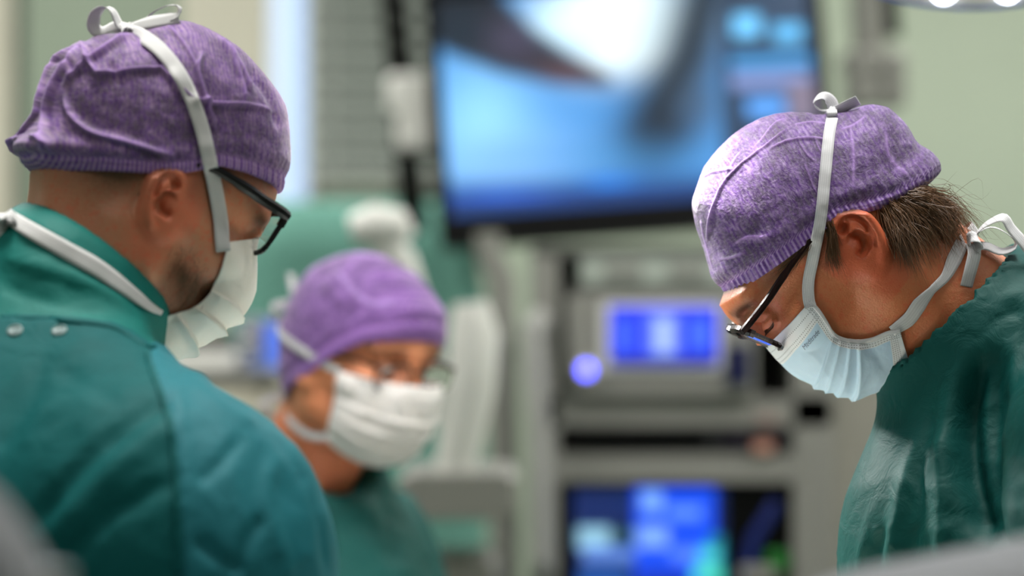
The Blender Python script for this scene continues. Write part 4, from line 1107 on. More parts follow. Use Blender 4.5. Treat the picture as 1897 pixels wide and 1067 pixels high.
def hair_R(L, H):
    x, y, z = L.T; a = np.abs(y)
    nape = sst(z, -.045, -.015) * (1 - sst(x, -.055, -.038)) * .7
    temple = sst(z, .028, .045) * sst(x, .0, .01) * (1 - sst(x, .058, .074)) * .55 * sst(a, .04, .06)
    side = sst(z, .0, .02) * (1 - sst(np.abs(x - .020), .008, .018)) * .7 * sst(a, .055, .062)
    brow = np.exp(-((z - .037 + (a - .03) * .10) / .0048) ** 2) * sst(x, .07, .08) * sst(a, .010, .016) * (1 - sst(a, .046, .054)) * .6
    return np.clip(nape + temple + side + brow, 0, 1), ear_red(L) * .75 + sst(x, .105, .115) * .4
# mask
MASK_R = mask_mat('blue_pleated_mask', (182, 214, 240), (232, 234, 240), True)
def mk_R(b): return make_mask(HR, [(1420, 637), (1440, 664), (1466, 690), (1500, 710), (1540, 722), (1578, 729), (1614, 727), (1648, 716), (1681, 697)],
               [(1499, 556), (1516, 574), (1530, 594), (1543, 614), (1560, 625), (1586, 629), (1612, 626), (1640, 614), (1662, 610)], [.0600, .0610, .0615, .060, .0585, .057, .055, .052, .049],
               [(.40, .06, 1.0), (.475, .05, .95), (.55, .05, 1.1), (.63, .07, 1.5)], MASK_R, pr, 1, body=b)
bodyR, bvR, (mR, bvMR, gridR) = finish_body(fr_, HR, capR, SKIN_R, pr, hair_R, maskfn=mk_R); del fr_
CAPM = cap_mat('purple_nonwoven', (112, 70, 158), (170, 142, 198), (96, 84, 108))
creR = [([(1307, 455), (1318, 400), (1340, 340), (1375, 305), (1420, 268), (1465, 232)], .0030, 3.0), ([(1313, 455), (1326, 400), (1348, 345), (1385, 312)], -.0018, 5),
        ([(1425, 275), (1455, 262), (1500, 256), (1540, 262)], .0022, 3.5), ([(1470, 280), (1505, 278), (1540, 268)], -.0014, 2.5), ([(1372, 308), (1410, 262), (1440, 240), (1462, 226)], -.0020, 4),
        ([(1302, 328), (1325, 318), (1362, 312)], .0020, 3), ([(1345, 322), (1358, 300), (1372, 282)], .0014, 2.5), ([(1465, 232), (1500, 226), (1540, 232)], .0016, 3),
        ([(1540, 215), (1560, 225), (1590, 216), (1612, 202)], -.0016, 5), ([(1555, 240), (1580, 232), (1605, 214)], .0022, 4), ([(1480, 262), (1495, 285), (1512, 300)], .0012, 2.5), ([(1510, 258), (1520, 280), (1535, 292)], .0012, 2.5),
        ([(1360, 452), (1385, 440), (1425, 440)], .0015, 5), ([(1340, 466), (1372, 452), (1400, 455)], -.0014, 5), ([(1330, 480), (1352, 478), (1380, 468)], .0014, 4), ([(1632, 380), (1660, 352), (1700, 345), (1735, 348)], -.0026, 5), ([(1600, 385), (1650, 366), (1700, 354)], .0020, 4),
        ([(1395, 275), (1430, 232), (1455, 218)], .0012, 2.2), ([(1490, 302), (1505, 340), (1515, 360)], .0008, 2.2), ([(1640, 240), (1650, 290), (1690, 330)], .0012, 6), ([(1575, 230), (1582, 290), (1580, 350)], .0010, 5), ([(1318, 500), (1303, 440), (1298, 400)], .0012, 3)]
cR = capR.build(CAPM, pr, cg=.55, crease=[c for c in creR if c[1] > 0 or c[2] > 4.5], seed=4, NP=520, M=190, crump=.0011)
# tie of the upper mask strap lying over the cap
L_, R_ = drape([(1502, 570), (1498, 552), (1498, 520), (1508, 470), (1521, 400), (1529, 320), (1536, 250), (1542, 217)], .0098, [capR.bvh, bvR, bvMR], .0030, 64)
tieR = strip('upper_tie', L_, R_, WHITE_RIB, cR); L2, R2 = mirror(HR, L_), mirror(HR, R_); strip('upper_tie', L2, R2, WHITE_RIB, cR)
knot = (L_[-1] + R_[-1]) / 2; top = capR.to_local(np.zeros(1), np.zeros(1), np.zeros(1)); kd = YR - .01
Pk = lambda x, y, d=0.: np.array(P(x, y, kd + d))
loop_ribbon('tie_bridge', [L_[-1] * .5 + R_[-1] * .5, Pk(1541, 207, -.025), Pk(1541, 203), Pk(1541, 207, .03), (L2[-1] + R2[-1]) / 2], .009, WHITE_RIB, cR, wdir=(1, 0, 0))
_k = MB(); 
bowm = WHITE_RIB
loop_ribbon('bow_loop', [Pk(1541, 206), Pk(1519, 203, -.004), Pk(1508, 192, -.006), Pk(1518, 181, -.004), Pk(1530, 180, -.002), Pk(1541, 190, .0), Pk(1544, 204)], .0105, bowm, cR, wdir=(.55, 1, .2), twist=.9)
loop_ribbon('bow_end', [Pk(1541, 208), Pk(1555, 203, -.004), Pk(1572, 194, -.008), Pk(1590, 186, -.012)], .0095, bowm, cR, wdir=(.5, .6, -1))
loop_ribbon('bow_knot', [Pk(1534, 207, -.006), Pk(1540, 202, -.010), Pk(1548, 204, -.008), Pk(1549, 211, -.002)], .008, bowm, cR, wdir=(0, 1, .4))
# binding along both side edges
for side in (0, -1):
    e = gridR[:, side]; inn = gridR[:, 3 if side == 0 else -4]; out = e + (e - inn) * .05; nn = np.array([0, -.0009 if side == -1 else .0009, 0])
    strip('side_binding', out + nn * 1.2, e * .25 + inn * .75 + nn, WHITE_RIB, mR, .0012)
L_, R_ = drape([(1652, 614), (1664, 606), (1685, 590), (1705, 562), (1728, 536), (1752, 512), (1768, 480), (1783, 448)],   .0105, [bvR, bvMR], .0018, 48, wid=[.0085, .0115, .0120, .0065, .0085, .0125, .0115])
lowR = strip('lower_tie', L_, R_, WHITE_RIB, mR); L2, R2 = mirror(HR, L_), mirror(HR, R_); strip('lower_tie', L2, R2, WHITE_RIB, mR)
kd = YR - .052; nk0 = (L_[-1] + R_[-1]) / 2; nk1 = (L2[-1] + R2[-1]) / 2; nkd = (nk0 + nk1) / 2
kd = float(nk0[1])
loop_ribbon('nape_band', [nk0, nk0 * .7 + nk1 * .3 + [.014, 0, .010], nkd + [.018, 0, .014], nk0 * .3 + nk1 * .7 + [.014, 0, .010], nk1], .011, WHITE_RIB, mR, wdir=(.6, 0, -.8))
loop_ribbon('bow_end', [Pk(1802, 452, -.004), Pk(1805, 470, -.010), Pk(1798, 500, -.012), Pk(1790, 531, -.010)], .0112, WHITE_RIB, mR, wdir=(1, .2, .25))
loop_ribbon('bow_loop', [Pk(1797, 452), Pk(1806, 436, -.004), Pk(1826, 416, -.008), Pk(1858, 403, -.012), Pk(1874, 424, -.012), Pk(1898, 452, -.012), Pk(1925, 490, -.010)], .0115, WHITE_RIB, mR, wdir=(.5, 1, .5), twist=.5)
loop_ribbon('bow_loop', [Pk(1800, 454), Pk(1812, 432, .004), Pk(1835, 421, .006), Pk(1858, 428, .004), Pk(1880, 446, .002), Pk(1878, 458, 0), Pk(1855, 466, 0), Pk(1828, 456, 0), Pk(1805, 455)], .009, WHITE_RIB, mR, wdir=(.3, 1, .3), twist=-.6)
loop_ribbon('bow_knot', [Pk(1792, 446, -.004), Pk(1800, 440, -.012), Pk(1812, 443, -.014), Pk(1816, 452, -.010), Pk(1806, 460, -.006)], .0115, WHITE_RIB, mR, wdir=(-.3, 1, .8))
# lettering printed on the mask
def lettering(txt, px, py, ang, size_px, bv, m, parent, D):
    cu = bpy.data.curves.new('lettering', 'FONT'); cu.body = txt; cu.align_x = 'CENTER'; cu.align_y = 'CENTER'; cu.size = 1.0; cu.shear = .25; cu.offset = -.004; cu.resolution_u = 3
    ob = bpy.data.objects.new('tmp', cu); C.objects.link(ob); bpy.context.view_layer.update()
    me = bpy.data.meshes.new_from_object(ob.evaluated_get(bpy.context.evaluated_depsgraph_get())); bpy.data.objects.remove(ob)
    c_, s__ = math.cos(ang), math.sin(ang); V = []
    for v in me.vertices:
        x, y = v.co.x * size_px * .92, v.co.y * size_px * 1.15; qx, qy = px + x * c_ + y * s__, py + x * s__ - y * c_
        h, n_ = ray([bv], qx, qy); V.append(np.array(h) + np.array([0, -.0014, 0]) if h is not None else np.array(P(qx, qy, D)))
    F = [tuple(p.vertices) for p in me.polygons]
    return mesh_obj('printed_lettering', V, F, m, parent, smooth=False)
lettering('Meditrade', 1502, 630, math.radians(-49), 11.5, bvMR, plain('grey_blue_print', (92, 102, 130), .6), mR, 2.46)
glR = glasses(HR, pr, BROWN_FRAME, COAT, xf=.1055, zc=.012, hl=.038, wl=.052, cx=.035, tilt=.26, wrap=.16, earz=.006, r=.0024, tr=.0026)
# eyelashes
LASH = hair_mat('lash_brown', (60, 40, 28), (40, 26, 18))
for sg in (1, -1):
    _l = MB()
    for k in range(26):
        u = k / 25; a = np.array([.0940 - .0090 * u, sg * (.023 + .022 * u), .0118 + .001 * u]); b = a + np.array([.0050, sg * (.001 + .0045 * u), -.0042])
        _l.tube(H_ := [tuple(q) for q in HR.w([a, (a + b) / 2 + [0, 0, -.0012], b])], [.00022, .00018, .00008], 4)
    _o = _l.build('eyelashes', LASH, pr); _o['kind'] = 'stuff'
# hair: nape and side locks, flyaways, temple
HAIR_R = hair_mat('dark_brown_hair', (122, 88, 58), (46, 30, 20))
def onb(pts, lifts, fallback):
    out = []; last = fallback
    for (x, y), l_ in zip(pts, lifts):
        h, _n = ray([bvR], x, y); d = h.y if h is not None and h.y < YR + .02 else last; last = d; out.append(np.array(P(x, y, d - l_)))
    return out
g = [onb([(1633, 388), (1642, 415), (1656, 448), (1668, 470)], (.002, .003, .004, .002), YR - .06), onb([(1642, 384), (1655, 415), (1672, 452), (1686, 500)], (.003, .006, .007, .004), YR - .06),
     onb([(1652, 380), (1672, 415), (1690, 450), (1700, 482)], (.004, .008, .009, .004), YR - .06), onb([(1662, 376), (1690, 400), (1712, 430), (1730, 474)], (.005, .009, .010, .004), YR - .055),
     onb([(1672, 370), (1708, 388), (1738, 412), (1762, 452)], (.006, .011, .012, .006), YR - .045), onb([(1684, 364), (1722, 376), (1758, 396), (1786, 452)], (.006, .013, .016, .010), YR - .035),
     onb([(1692, 360), (1732, 368), (1768, 386), (1784, 425)], (.004, .010, .014, .010), YR - .025)]
strands('nape_hair', g, 1000, HAIR_R, pr, rad=.00026, jit=.006, jroot=.0026, curl=.0026, seed=2, segs=10)
gm = [[q * 1.0 for q in mirror(HR, np.array(a))] for a in g]; strands('nape_hair', gm, 700, HAIR_R, pr, rad=.0003, jit=.007, jroot=.003, seed=3, segs=8)
gc = [g[5], [a * .5 + b * .5 + np.array([.004, 0, .004]) for a, b in zip(g[5], gm[5])], gm[5]]; strands('nape_hair', gc, 700, HAIR_R, pr, rad=.0003, jit=.008, jroot=.005, seed=4, segs=8)
strands('flyaway_hair', [g[4], g[5], g[6]], 60, HAIR_R, pr, rad=.00016, jit=.022, jroot=.004, curl=.006, seed=9, segs=12)
gt = [onb([(1478, 458), (1470, 466), (1452, 480), (1430, 492)], (.001, .002, .0015, .001), YR - .06), onb([(1500, 444), (1495, 462), (1478, 482), (1460, 500)], (.001, .002, .002, .001), YR - .06), onb([(1520, 428), (1518, 452), (1508, 478), (1500, 505)], (.001, .002, .002, .001), YR - .06),
      onb([(1534, 414), (1538, 440), (1534, 470), (1540, 500)], (.001, .003, .003, .001), YR - .06), onb([(1538, 410), (1545, 440), (1550, 474), (1562, 506)], (.001, .003, .003, .001), YR - .06)]
strands('temple_hair', gt[:2], 200, HAIR_R, pr, rad=.0002, jit=.0040, jroot=.0018, curl=.0012, seed=5, segs=8)
strands('sideburn_hair', gt[3:], 160, HAIR_R, pr, rad=.0002, jit=.0030, jroot=.0015, curl=.0010, seed=15, segs=8)
# gown
GOWN_R = cloth_mat('dark_green_gown_fabric', (1, 74, 69), (0, 58, 56), .0012, .6, .0, spec=.18)
gr_ = gown_field(((-.05, 1.0), (YR - .42, YR + .42), (.36, 1.75)), ((.26, .50), (YR - .32, YR + .12), (1.28, 1.62)), .0032)
gr_.frame()
pl = np.array([.380, YR, 1.523]); nd = np.array([.86, 0, -.51]); nd /= np.linalg.norm(nd)
gr_.ell((.545, YR, 1.40), (.165, .205, .185), .02); gr_.ell((.475, YR, 1.27), (.180, .200, .21), .06)
gr_.cone((.402, YR - .02, 1.485), (.355, YR, 1.33), .062, .068, .05); gr_.cone((.398, YR, 1.462), (.372, YR - .03, 1.36), .055, .078, .05)
gr_.cone(pl - nd * .03, pl + nd * .09, .073, .090, .05)
for s_ in (-1, 1):
    gr_.ell((.51, YR + s_ * .175, 1.44), (.095, .085, .095), .05); gr_.cone((.50, YR + s_ * .19, 1.42), (.40, YR + s_ * .24, 1.15), .088, .072, .04)
    gr_.cone((.40, YR + s_ * .24, 1.15), (.20, YR + s_ * .11, 1.11), .068, .045, .03)
gr_.ell((.62, YR, 1.0), (.19, .21, .20), .1); gr_.cone((.62, YR, 1.05), (.68, YR, .45), .20, .23, .08)
gr_.cyl(pl - nd * .20, pl + nd * .004, .077, .006); gr_.cone(pl - nd * .06, pl + nd * .055, .0655, .060, .004, True)
V, Q = gr_.mesh(2); N = vnormals(V, Q); q = toPx(V)
fl = [([(1728, 690), (1700, 790), (1672, 900), (1650, 1060)], .006, 13), ([(1742, 700), (1722, 800), (1700, 930), (1690, 1060)], -.004, 14), ([(1690, 740), (1655, 830), (1640, 930), (1625, 1060)], -.0045, 9), ([(1668, 770), (1632, 850), (1610, 950), (1596, 1060)], .004, 8),
      ([(1648, 800), (1620, 880), (1604, 960)], -.003, 6), ([(1820, 650), (1795, 760), (1800, 880), (1826, 1010)], -.020, 22), ([(1850, 660), (1842, 800), (1850, 950), (1862, 1060)], -.008, 16), ([(1885, 640), (1890, 800), (1880, 1000)], .008, 20),
      ([(1770, 650), (1752, 750), (1745, 880), (1750, 1050)], .007, 20), ([(1800, 600), (1840, 560), (1897, 540)], .004, 12), ([(1790, 640), (1850, 590), (1897, 575)], -.004, 12), ([(1620, 900), (1640, 940), (1625, 990)], .003, 7), ([(1680, 880), (1700, 930), (1690, 990)], .003, 8), ([(1775, 610), (1800, 560), (1845, 515)], .003, 6), ([(1725, 690), (1770, 640), (1800, 600)], -.003, 8)]
d = folds(q, fl) * (V[:, 2] > 1.2) + .0022 * crumple(V, 18, 11, 3) + .0012 * crumple(V, 48, 12, 3, True) * (.5 + np.clip((1700 - q[:, 0]) / 80, 0, 1))
rel = (V - pl) @ nd; d *= np.clip((rel - .004) / .025, 0, 1)
V = V + N * d[:, None]
gownR = mesh_obj('gown', V, Q, GOWN_R, pr)
for s_, wr in ((-1, (.20, YR - .10, 1.105)), (1, (.20, YR + .12, 1.105))): glove('glove', wr, (-1, -s_ * .1, -.2), GLOVE, pr, s_ > 0)
lower_clothes(pr, (.66, YR, .98), [(.62, YR - .10, .52), (.62, YR + .10, .52)], [(.68, YR - .13, .08), (.68, YR + .13, .08)], GOWN_R, 180)

# ------------------------------------------------------------------ surgeon on the left (nearer, seen from the side and behind)
HL = place_head(head_frame(26, 30, 0), .97, (0, -.0755, 0), 310, 380, 2.285)
pL = empty('person', (-.47, 2.24, 0), 'surgeon at the left seen from behind, purple cap, black glasses, white mask', 'person')
capL = Cap(HL, [(520, 366), (530, 320), (533, 250), (524, 200), (500, 160), (460, 115), (420, 80), (370, 50), (320, 36), (270, 45), (235, 58), (180, 62), (140, 75), (100, 110), (84, 150), (72, 210), (50, 245), (24, 262), (45, 298), (62, 312)],
           [(518, 368), (470, 352), (410, 332), (350, 318), (290, 328), (235, 331), (150, 322), (90, 318), (60, 312)], .0850, .0105, shrink=.955)
SKIN_L = skin_mat('fair_ruddy_skin', (206, 146, 112), (184, 116, 86), (214, 98, 66), (74, 52, 34))
YL = HL.t[1]
fl_ = Field(ax(-1.0, .2, HL.t[0] - .17, HL.t[0] + .16, .0018), ax(YL - .42, YL + .42, YL - .12, YL + .12, .0018), ax(.0, 1.8, HL.t[2] - .15, HL.t[2] + .14, .0018))
build_head(fl_, HL, neck=[(-.016, 0, -.02), (-.008, 0, -.10), (.0, 0, -.20)])
far_body(fl_, (-.55, YL - .08, .98), [(-.52, YL - .18, .52), (-.52, YL + .02, .52)], [(-.55, YL - .19, .08), (-.55, YL + .03, .08)], (-.44, YL - .08, 1.22), [(-.31, YL - .20, 1.38), (-.45, YL + .10, 1.40)], [(-.20, YL - .16, 1.12), (-.30, YL + .14, 1.14)], [(-.08, YL - .02, 1.10), (-.10, YL + .14, 1.10)])
def hair_L(L, H):
    x, y, z = L.T; a = np.abs(y)
    back = sst(z, -.050, .005) * (1 - sst(x, -.045, -.012)) * .8 + sst(z, -.02, .03) * (1 - sst(x, -.02, -.008)) * .35
    side = sst(z, .0, .03) * (1 - sst(np.abs(x - .022), .010, .022)) * .5 * sst(a, .05, .06)
    beard = sst(x, .016, .034) * (1 - sst(z, -.040, -.025)) * sst(z, -.13, -.10) * .62
    brow = np.exp(-((z - .036 + (a - .03) * .10) / .0055) ** 2) * sst(x, .07, .08) * sst(a, .010, .016) * .85
    return np.clip(back + side + beard + brow, 0, 1), ear_red(L) * .5 + .2 * sst(-z, .02, .06) * (1 - sst(x, -.05, -.02))
MASK_L = mask_mat('white_pleated_mask', (232, 230, 224), (238, 236, 230), False)
def mk_L(b): return make_mask(HL, [(466, 440), (464, 480), (459, 545), (436, 590), (410, 606), (385, 625), (355, 645), (332, 657), (310, 668)],
               [(411, 449), (406, 480), (400, 515), (390, 540), (372, 560), (350, 573), (325, 580), (304, 590), (283, 632)], [.060, .061, .061, .060, .058, .056, .053, .050, .046],
               [(.38, .09, 1.6), (.56, .08, 2.0), (.76, .09, 2.2)], MASK_L, pL, -1, seed=8, body=b)
bodyL, bvL, (mL, bvML, gridL) = finish_body(fl_, HL, capL, SKIN_L, pL, hair_L, maskfn=mk_L); del fl_
creL = [([(148, 70), (160, 110), (185, 140), (300, 130), (330, 165), (370, 190), (460, 195), (510, 205)], .0030, 5), ([(150, 75), (110, 140), (90, 190), (82, 250), (84, 300)], .0035, 7), ([(245, 62), (200, 90), (150, 125), (115, 160)], .0030, 6),
        ([(120, 170), (130, 210), (170, 245), (240, 265), (320, 290)], .0032, 7), ([(375, 100), (365, 130), (380, 180), (400, 240)], .0030, 5), ([(455, 120), (490, 160), (508, 200), (515, 240)], -.0038, 6), ([(400, 65), (440, 110), (470, 170)], .0025, 6),
        ([(310, 45), (340, 80), (365, 130)], .0015, 4), ([(200, 120), (215, 135), (230, 160)], -.0025, 7), ([(100, 95), (130, 120), (150, 150)], -.0025, 6), ([(55, 250), (85, 258), (100, 290)], .0025, 6), ([(425, 90), (450, 150), (455, 190)], .0018, 4)]
CAPM2 = cap_mat('purple_nonwoven_soft', (118, 74, 164), (176, 144, 188), (98, 84, 104), .0034, 4.)
cL = capL.build(CAPM2, pL, cg=1.5, crease=creL, seed=14, NP=460, M=150, crump=.0012)
L_, R_ = drape([(414, 466), (412, 448), (408, 400), (393, 320), (372, 230), (340, 150), (300, 95), (262, 66), (238, 58)], .0112, [capL.bvh, bvL, bvML], .0032, 62)
strip('upper_tie', L_, R_, SOFT_RIB, cL); L2, R2 = mirror(HL, L_), mirror(HL, R_); strip('upper_tie', L2, R2, SOFT_RIB, cL)
kd = float(L_[-1][1]) + .01
loop_ribbon('tie_bridge', [(L_[-1] + R_[-1]) / 2, (L_[-1] + R_[-1] + L2[-1] + R2[-1]) / 4 + np.array([0, 0, .006]), (L2[-1] + R2[-1]) / 2], .010, SOFT_RIB, cL, wdir=(1, 0, 0))
loop_ribbon('bow_loop', [Pk(238, 54), Pk(222, 46), Pk(208, 20, -.004), Pk(192, 15, -.006), Pk(176, 28, -.006), Pk(174, 50, -.004), Pk(188, 58, -.002), Pk(212, 50), Pk(236, 56)], .012, SOFT_RIB, cL, wdir=(.5, 1, .3), twist=.8)
loop_ribbon('bow_loop', [Pk(240, 52), Pk(262, 42, .004), Pk(285, 22, .004), Pk(312, 10, .002), Pk(330, 12, 0), Pk(328, 26, -.004), Pk(306, 34, -.006), Pk(275, 40, -.006), Pk(242, 54)], .010, SOFT_RIB, cL, wdir=(.3, 1, .5), twist=-.7)
loop_ribbon('bow_end', [Pk(236, 54, -.004), Pk(262, 46, -.010), Pk(292, 40, -.010), Pk(330, 33, -.006)], .010, SOFT_RIB, cL, wdir=(.1, .5, 1))
loop_ribbon('bow_knot', [Pk(230, 54, -.006), Pk(237, 48, -.012), Pk(246, 52, -.010), Pk(244, 60, -.002)], .010, SOFT_RIB, cL, wdir=(0, 1, .4))
glL = glasses(HL, pL, BLACK_FRAME, LENS, xf=.096, zc=.031, hl=.040, wl=.052, cx=.035, tilt=.08, wrap=.06, tr=.0036, r=.0022, temple_z=.047, square=5, earz=.0)
def onbL(pts, l_=.001): return [np.array(ray([bvL], x, y)[0] if ray([bvL], x, y)[0] is not None else P(x, y, 2.3)) - [0, l_, 0] for (x, y) in pts]
strands('beard_stubble', [onbL([(330, 470), (328, 484), (325, 496)]), onbL([(345, 500), (340, 514), (334, 526)]), onbL([(352, 525), (345, 537), (338, 546)]), onbL([(335, 545), (328, 554), (320, 562)])], 420, hair_mat('brown_stubble', (120, 86, 56), (74, 50, 32)), pL, rad=.00013, jit=.0025, jroot=.0065, curl=.001, seed=6, segs=4)
# gown of the left surgeon, in one field, then parted at its seams
gl_ = gown_field(((-1.05, .2), (YL - .45, YL + .42), (.36, 1.72)), ((-.46, -.08), (YL - .36, YL + .12), (1.26, 1.64)), .0040)
gl_.frame()
nb_ = np.array([-.338, 2.315, 1.545]); nn_ = HL.w([.0, 0, -.22])[0] - HL.w([-.01, 0, -.06])[0]; nn_ /= np.linalg.norm(nn_)
cA = HL.w([.0, 0, -.040])[0]; 
gl_.ell((-.42, YL - .09, 1.24), (.205, .21, .25), .02); gl_.ell((-.44, YL - .06, 1.38), (.15, .17, .16), .05)
gl_.cone(HL.w([-.002, 0, -.065])[0], HL.w([-.02, 0, -.20])[0], .0715, .088, .04)
gl_.cone((-.35, 2.28, 1.485), (-.27, 2.16, 1.395), .070, .085, .05); gl_.ell((-.252, 2.145, 1.355), (.112, .105, .118), .04)
gl_.cone((-.245, 2.15, 1.34), (-.20, 2.19, 1.10), .108, .085, .04); gl_.cone((-.20, 2.19, 1.12), (-.08, YL - .02, 1.11), .075, .048, .03)
gl_.ell((-.46, YL + .12, 1.38), (.10, .09, .10), .05); gl_.cone((-.45, YL + .13, 1.36), (-.30, YL + .16, 1.13), .095, .072, .04); gl_.cone((-.30, YL + .16, 1.13), (-.10, YL + .14, 1.11), .070, .045, .03)
gl_.ell((-.52, YL - .08, 1.0), (.20, .22, .20), .1); gl_.cone((-.52, YL - .08, 1.05), (-.58, YL - .08, .45), .20, .23, .08)
_n = P(92, 478, 2.33); gl_.ell(tuple(_n), (.042, .070, .036), .03); _n = P(135, 500, 2.32); gl_.ell(tuple(_n), (.055, .075, .042), .04)
hA = np.array(P(30, 398, 2.34)); hB = np.array(P(306, 572, 2.30))        # neck opening slopes from nape to throat
ex = hB - hA; ex /= np.linalg.norm(ex); up_ = np.cross(ex, HL.R[:, 1] * -1); up_ = up_ if up_[2] > 0 else -up_; up_ /= np.linalg.norm(up_); mid = (hA + hB) / 2 + np.array([0, .03, 0])
gl_.cyl(mid - up_ * .001, mid + up_ * .16, .125, .006); gl_.cone(HL.w([.0, 0, .0])[0], HL.w([-.008, 0, -.10])[0], .063, .0625, .004, True)
V, Q = gl_.mesh(2); N = vnormals(V, Q); q = toPx(V)
fl = [([(0, 440), (100, 465), (200, 520), (270, 600)], -.0025, 12), ([(0, 480), (120, 510), (220, 560), (275, 630)], .0035, 13), ([(0, 530), (100, 560), (200, 590)], -.0030, 12), ([(330, 740), (240, 800), (150, 880), (60, 990)], -.0060, 18), ([(340, 780), (260, 840), (190, 900), (90, 1020)], .0050, 24),
      ([(330, 880), (270, 920), (190, 970), (120, 1060)], -.0050, 18), ([(320, 700), (335, 780), (345, 900), (335, 1060)], .0030, 8), ([(350, 700), (400, 760), (470, 800)], .0040, 14), ([(440, 820), (400, 870), (360, 900)], -.0040, 13), ([(480, 960), (450, 1010), (430, 1060)], -.0050, 12),
      ([(500, 850), (490, 930), (520, 1050)], .0040, 16), ([(360, 1000), (410, 1040), (450, 1060)], -.0055, 10), ([(540, 870), (580, 960), (600, 1060)], -.0030, 9), ([(100, 680), (160, 720), (230, 760)], -.0020, 16), ([(520, 830), (550, 880), (590, 980)], .0030, 9), ([(90, 640), (60, 760), (0, 860)], -.003, 24)]
d = .75 * folds(q, fl) * (V[:, 2] > 1.2) * (V[:, 1] < YL + .02) + .0022 * crumple(V, 14, 21, 3)
rel = (mid - V) @ up_; d *= np.clip((rel) / .02, 0, 1)
arc, _ = polydist(q, spline([(-400, 590), (0, 592), (120, 594), (205, 606), (245, 628), (262, 648), (300, 640), (400, 610)], 40))
arcy = np.interp(q[:, 0], [-400, 0, 120, 205, 245, 270, 300], [585, 588, 592, 604, 624, 640, 646]); outer = q[:, 1] > arcy
seamx = np.interp(q[:, 1], [600, 680, 740, 800, 900, 1067, 1500], [262, 280, 302, 318, 328, 332, 335]); slv = outer & (q[:, 0] > seamx)
d += .0042 * np.clip((q[:, 1] - arcy) / 5, 0, 1) - .0016 * np.exp(-((q[:, 0] - seamx) / 3.0) ** 2) * outer + .0012 * np.exp(-((q[:, 0] - seamx - 9) / 5.) ** 2) * outer
V = V + N * d[:, None]
SHIRT_L = cloth_mat('deep_teal_shirt_fabric', (0, 114, 105), (0, 98, 93), .0010, .65, .0)
GOWN_L = cloth_mat('blue_green_gown_fabric', (6, 90, 91), (0, 78, 80), .0010, .68, .0, spec=.14)
SLEEVE_L = cloth_mat('coated_sleeve_fabric', (30, 112, 122), (16, 98, 109), .0010, .62, .0, spec=.18)
fo = outer[Q].sum(1) >= 2; fs = slv[Q].sum(1) >= 2
def part_faces(name, sel, m, parent):
    f = Q[sel]; u, inv = np.unique(f, return_inverse=True); return mesh_obj(name, V[u], inv.reshape(-1, 4), m, parent)
part_faces('shirt', ~fo, SHIRT_L, pL)
gownL = part_faces('gown', fo & ~fs, GOWN_L, pL); part_faces('sleeve', fo & fs, SLEEVE_L, gownL)
bvGL = BVHTree.FromPolygons([tuple(v) for v in V], [tuple(f) for f in Q.tolist()])
_a, _b = drape([(272, 652), (280, 682), (302, 740), (318, 802), (327, 900), (331, 1000), (332, 1064)], .0042, [bvGL], .0016, 60)
strip('shoulder_seam', _a, _b, GOWN_L, gownL, .0016)
_a, _b = drape([(2, 588), (60, 589), (120, 592), (205, 604), (245, 625), (268, 640), (290, 644)], .0040, [bvGL], .0012, 50)
strip('neck_hem', _a, _b, GOWN_L, gownL, .0014)
L_, R_ = drape([(300, 580), (275, 566), (225, 528), (180, 496), (120, 462), (60, 428), (22, 405)], .0125, [bvGL, bvL], .0022, 60, wid=[.004, .009, .0120, .0135, .0130, .0125, .011])
strip('lower_tie', L_, R_, SOFT_RIB, mL); kd = float(L_[-1][1]) + .003
loop_ribbon('bow_knot', [Pk(30, 404, -.004), Pk(18, 396, -.008), Pk(6, 404, -.006), Pk(8, 418, 0)], .014, SOFT_RIB, mL, wdir=(0, 1, .4))
loop_ribbon('bow_loop', [Pk(20, 408), Pk(0, 400, -.004), Pk(-22, 398, -.004), Pk(-34, 412, -.002), Pk(-20, 425), Pk(5, 415)], .013, SOFT_RIB, mL, wdir=(.3, 1, .3), twist=.5)
loop_ribbon('bow_end', [Pk(12, 412), Pk(2, 428, -.004), Pk(-6, 446, -.004), Pk(-16, 462, -.002)], .011, SOFT_RIB, mL, wdir=(1, .3, .2))
for (bx, by) in ((28, 613), (110, 613)):
    h, n_ = ray([bvGL], bx, by); z_ = n_.to_track_quat('Z', 'Y').to_matrix()
    MB().lathe(h, [(.0058, -.0008), (.0058, .0012), (.0046, .0018), (.0040, .0008), (.0016, .0006), (.0014, .0016)], 24, z_).build('snap_button', plain('pale_snap_plastic', (120, 142, 142), .5), gownL, True)
bl_ = loop_ribbon('blue_lanyard', [np.array(P(290, 640, 2.27)), np.array(P(300, 652, 2.26)), np.array(P(305, 672, 2.25)), np.array(P(302, 690, 2.25))], .008, plain('blue_cord', (54, 84, 180), .6), pL, wdir=(1, .4, 0))
for s_, wr in ((-1, (-.08, YL - .02, 1.105)), (1, (-.10, YL + .14, 1.105))): glove('glove', wr, (1, .2, -.2), GLOVE, pL, s_ < 0)
lower_clothes(pL, (-.55, YL - .08, .98), [(-.52, YL - .18, .52), (-.52, YL + .02, .52)], [(-.55, YL - .21, .08), (-.55, YL + .05, .08)], SHIRT_L, 26)

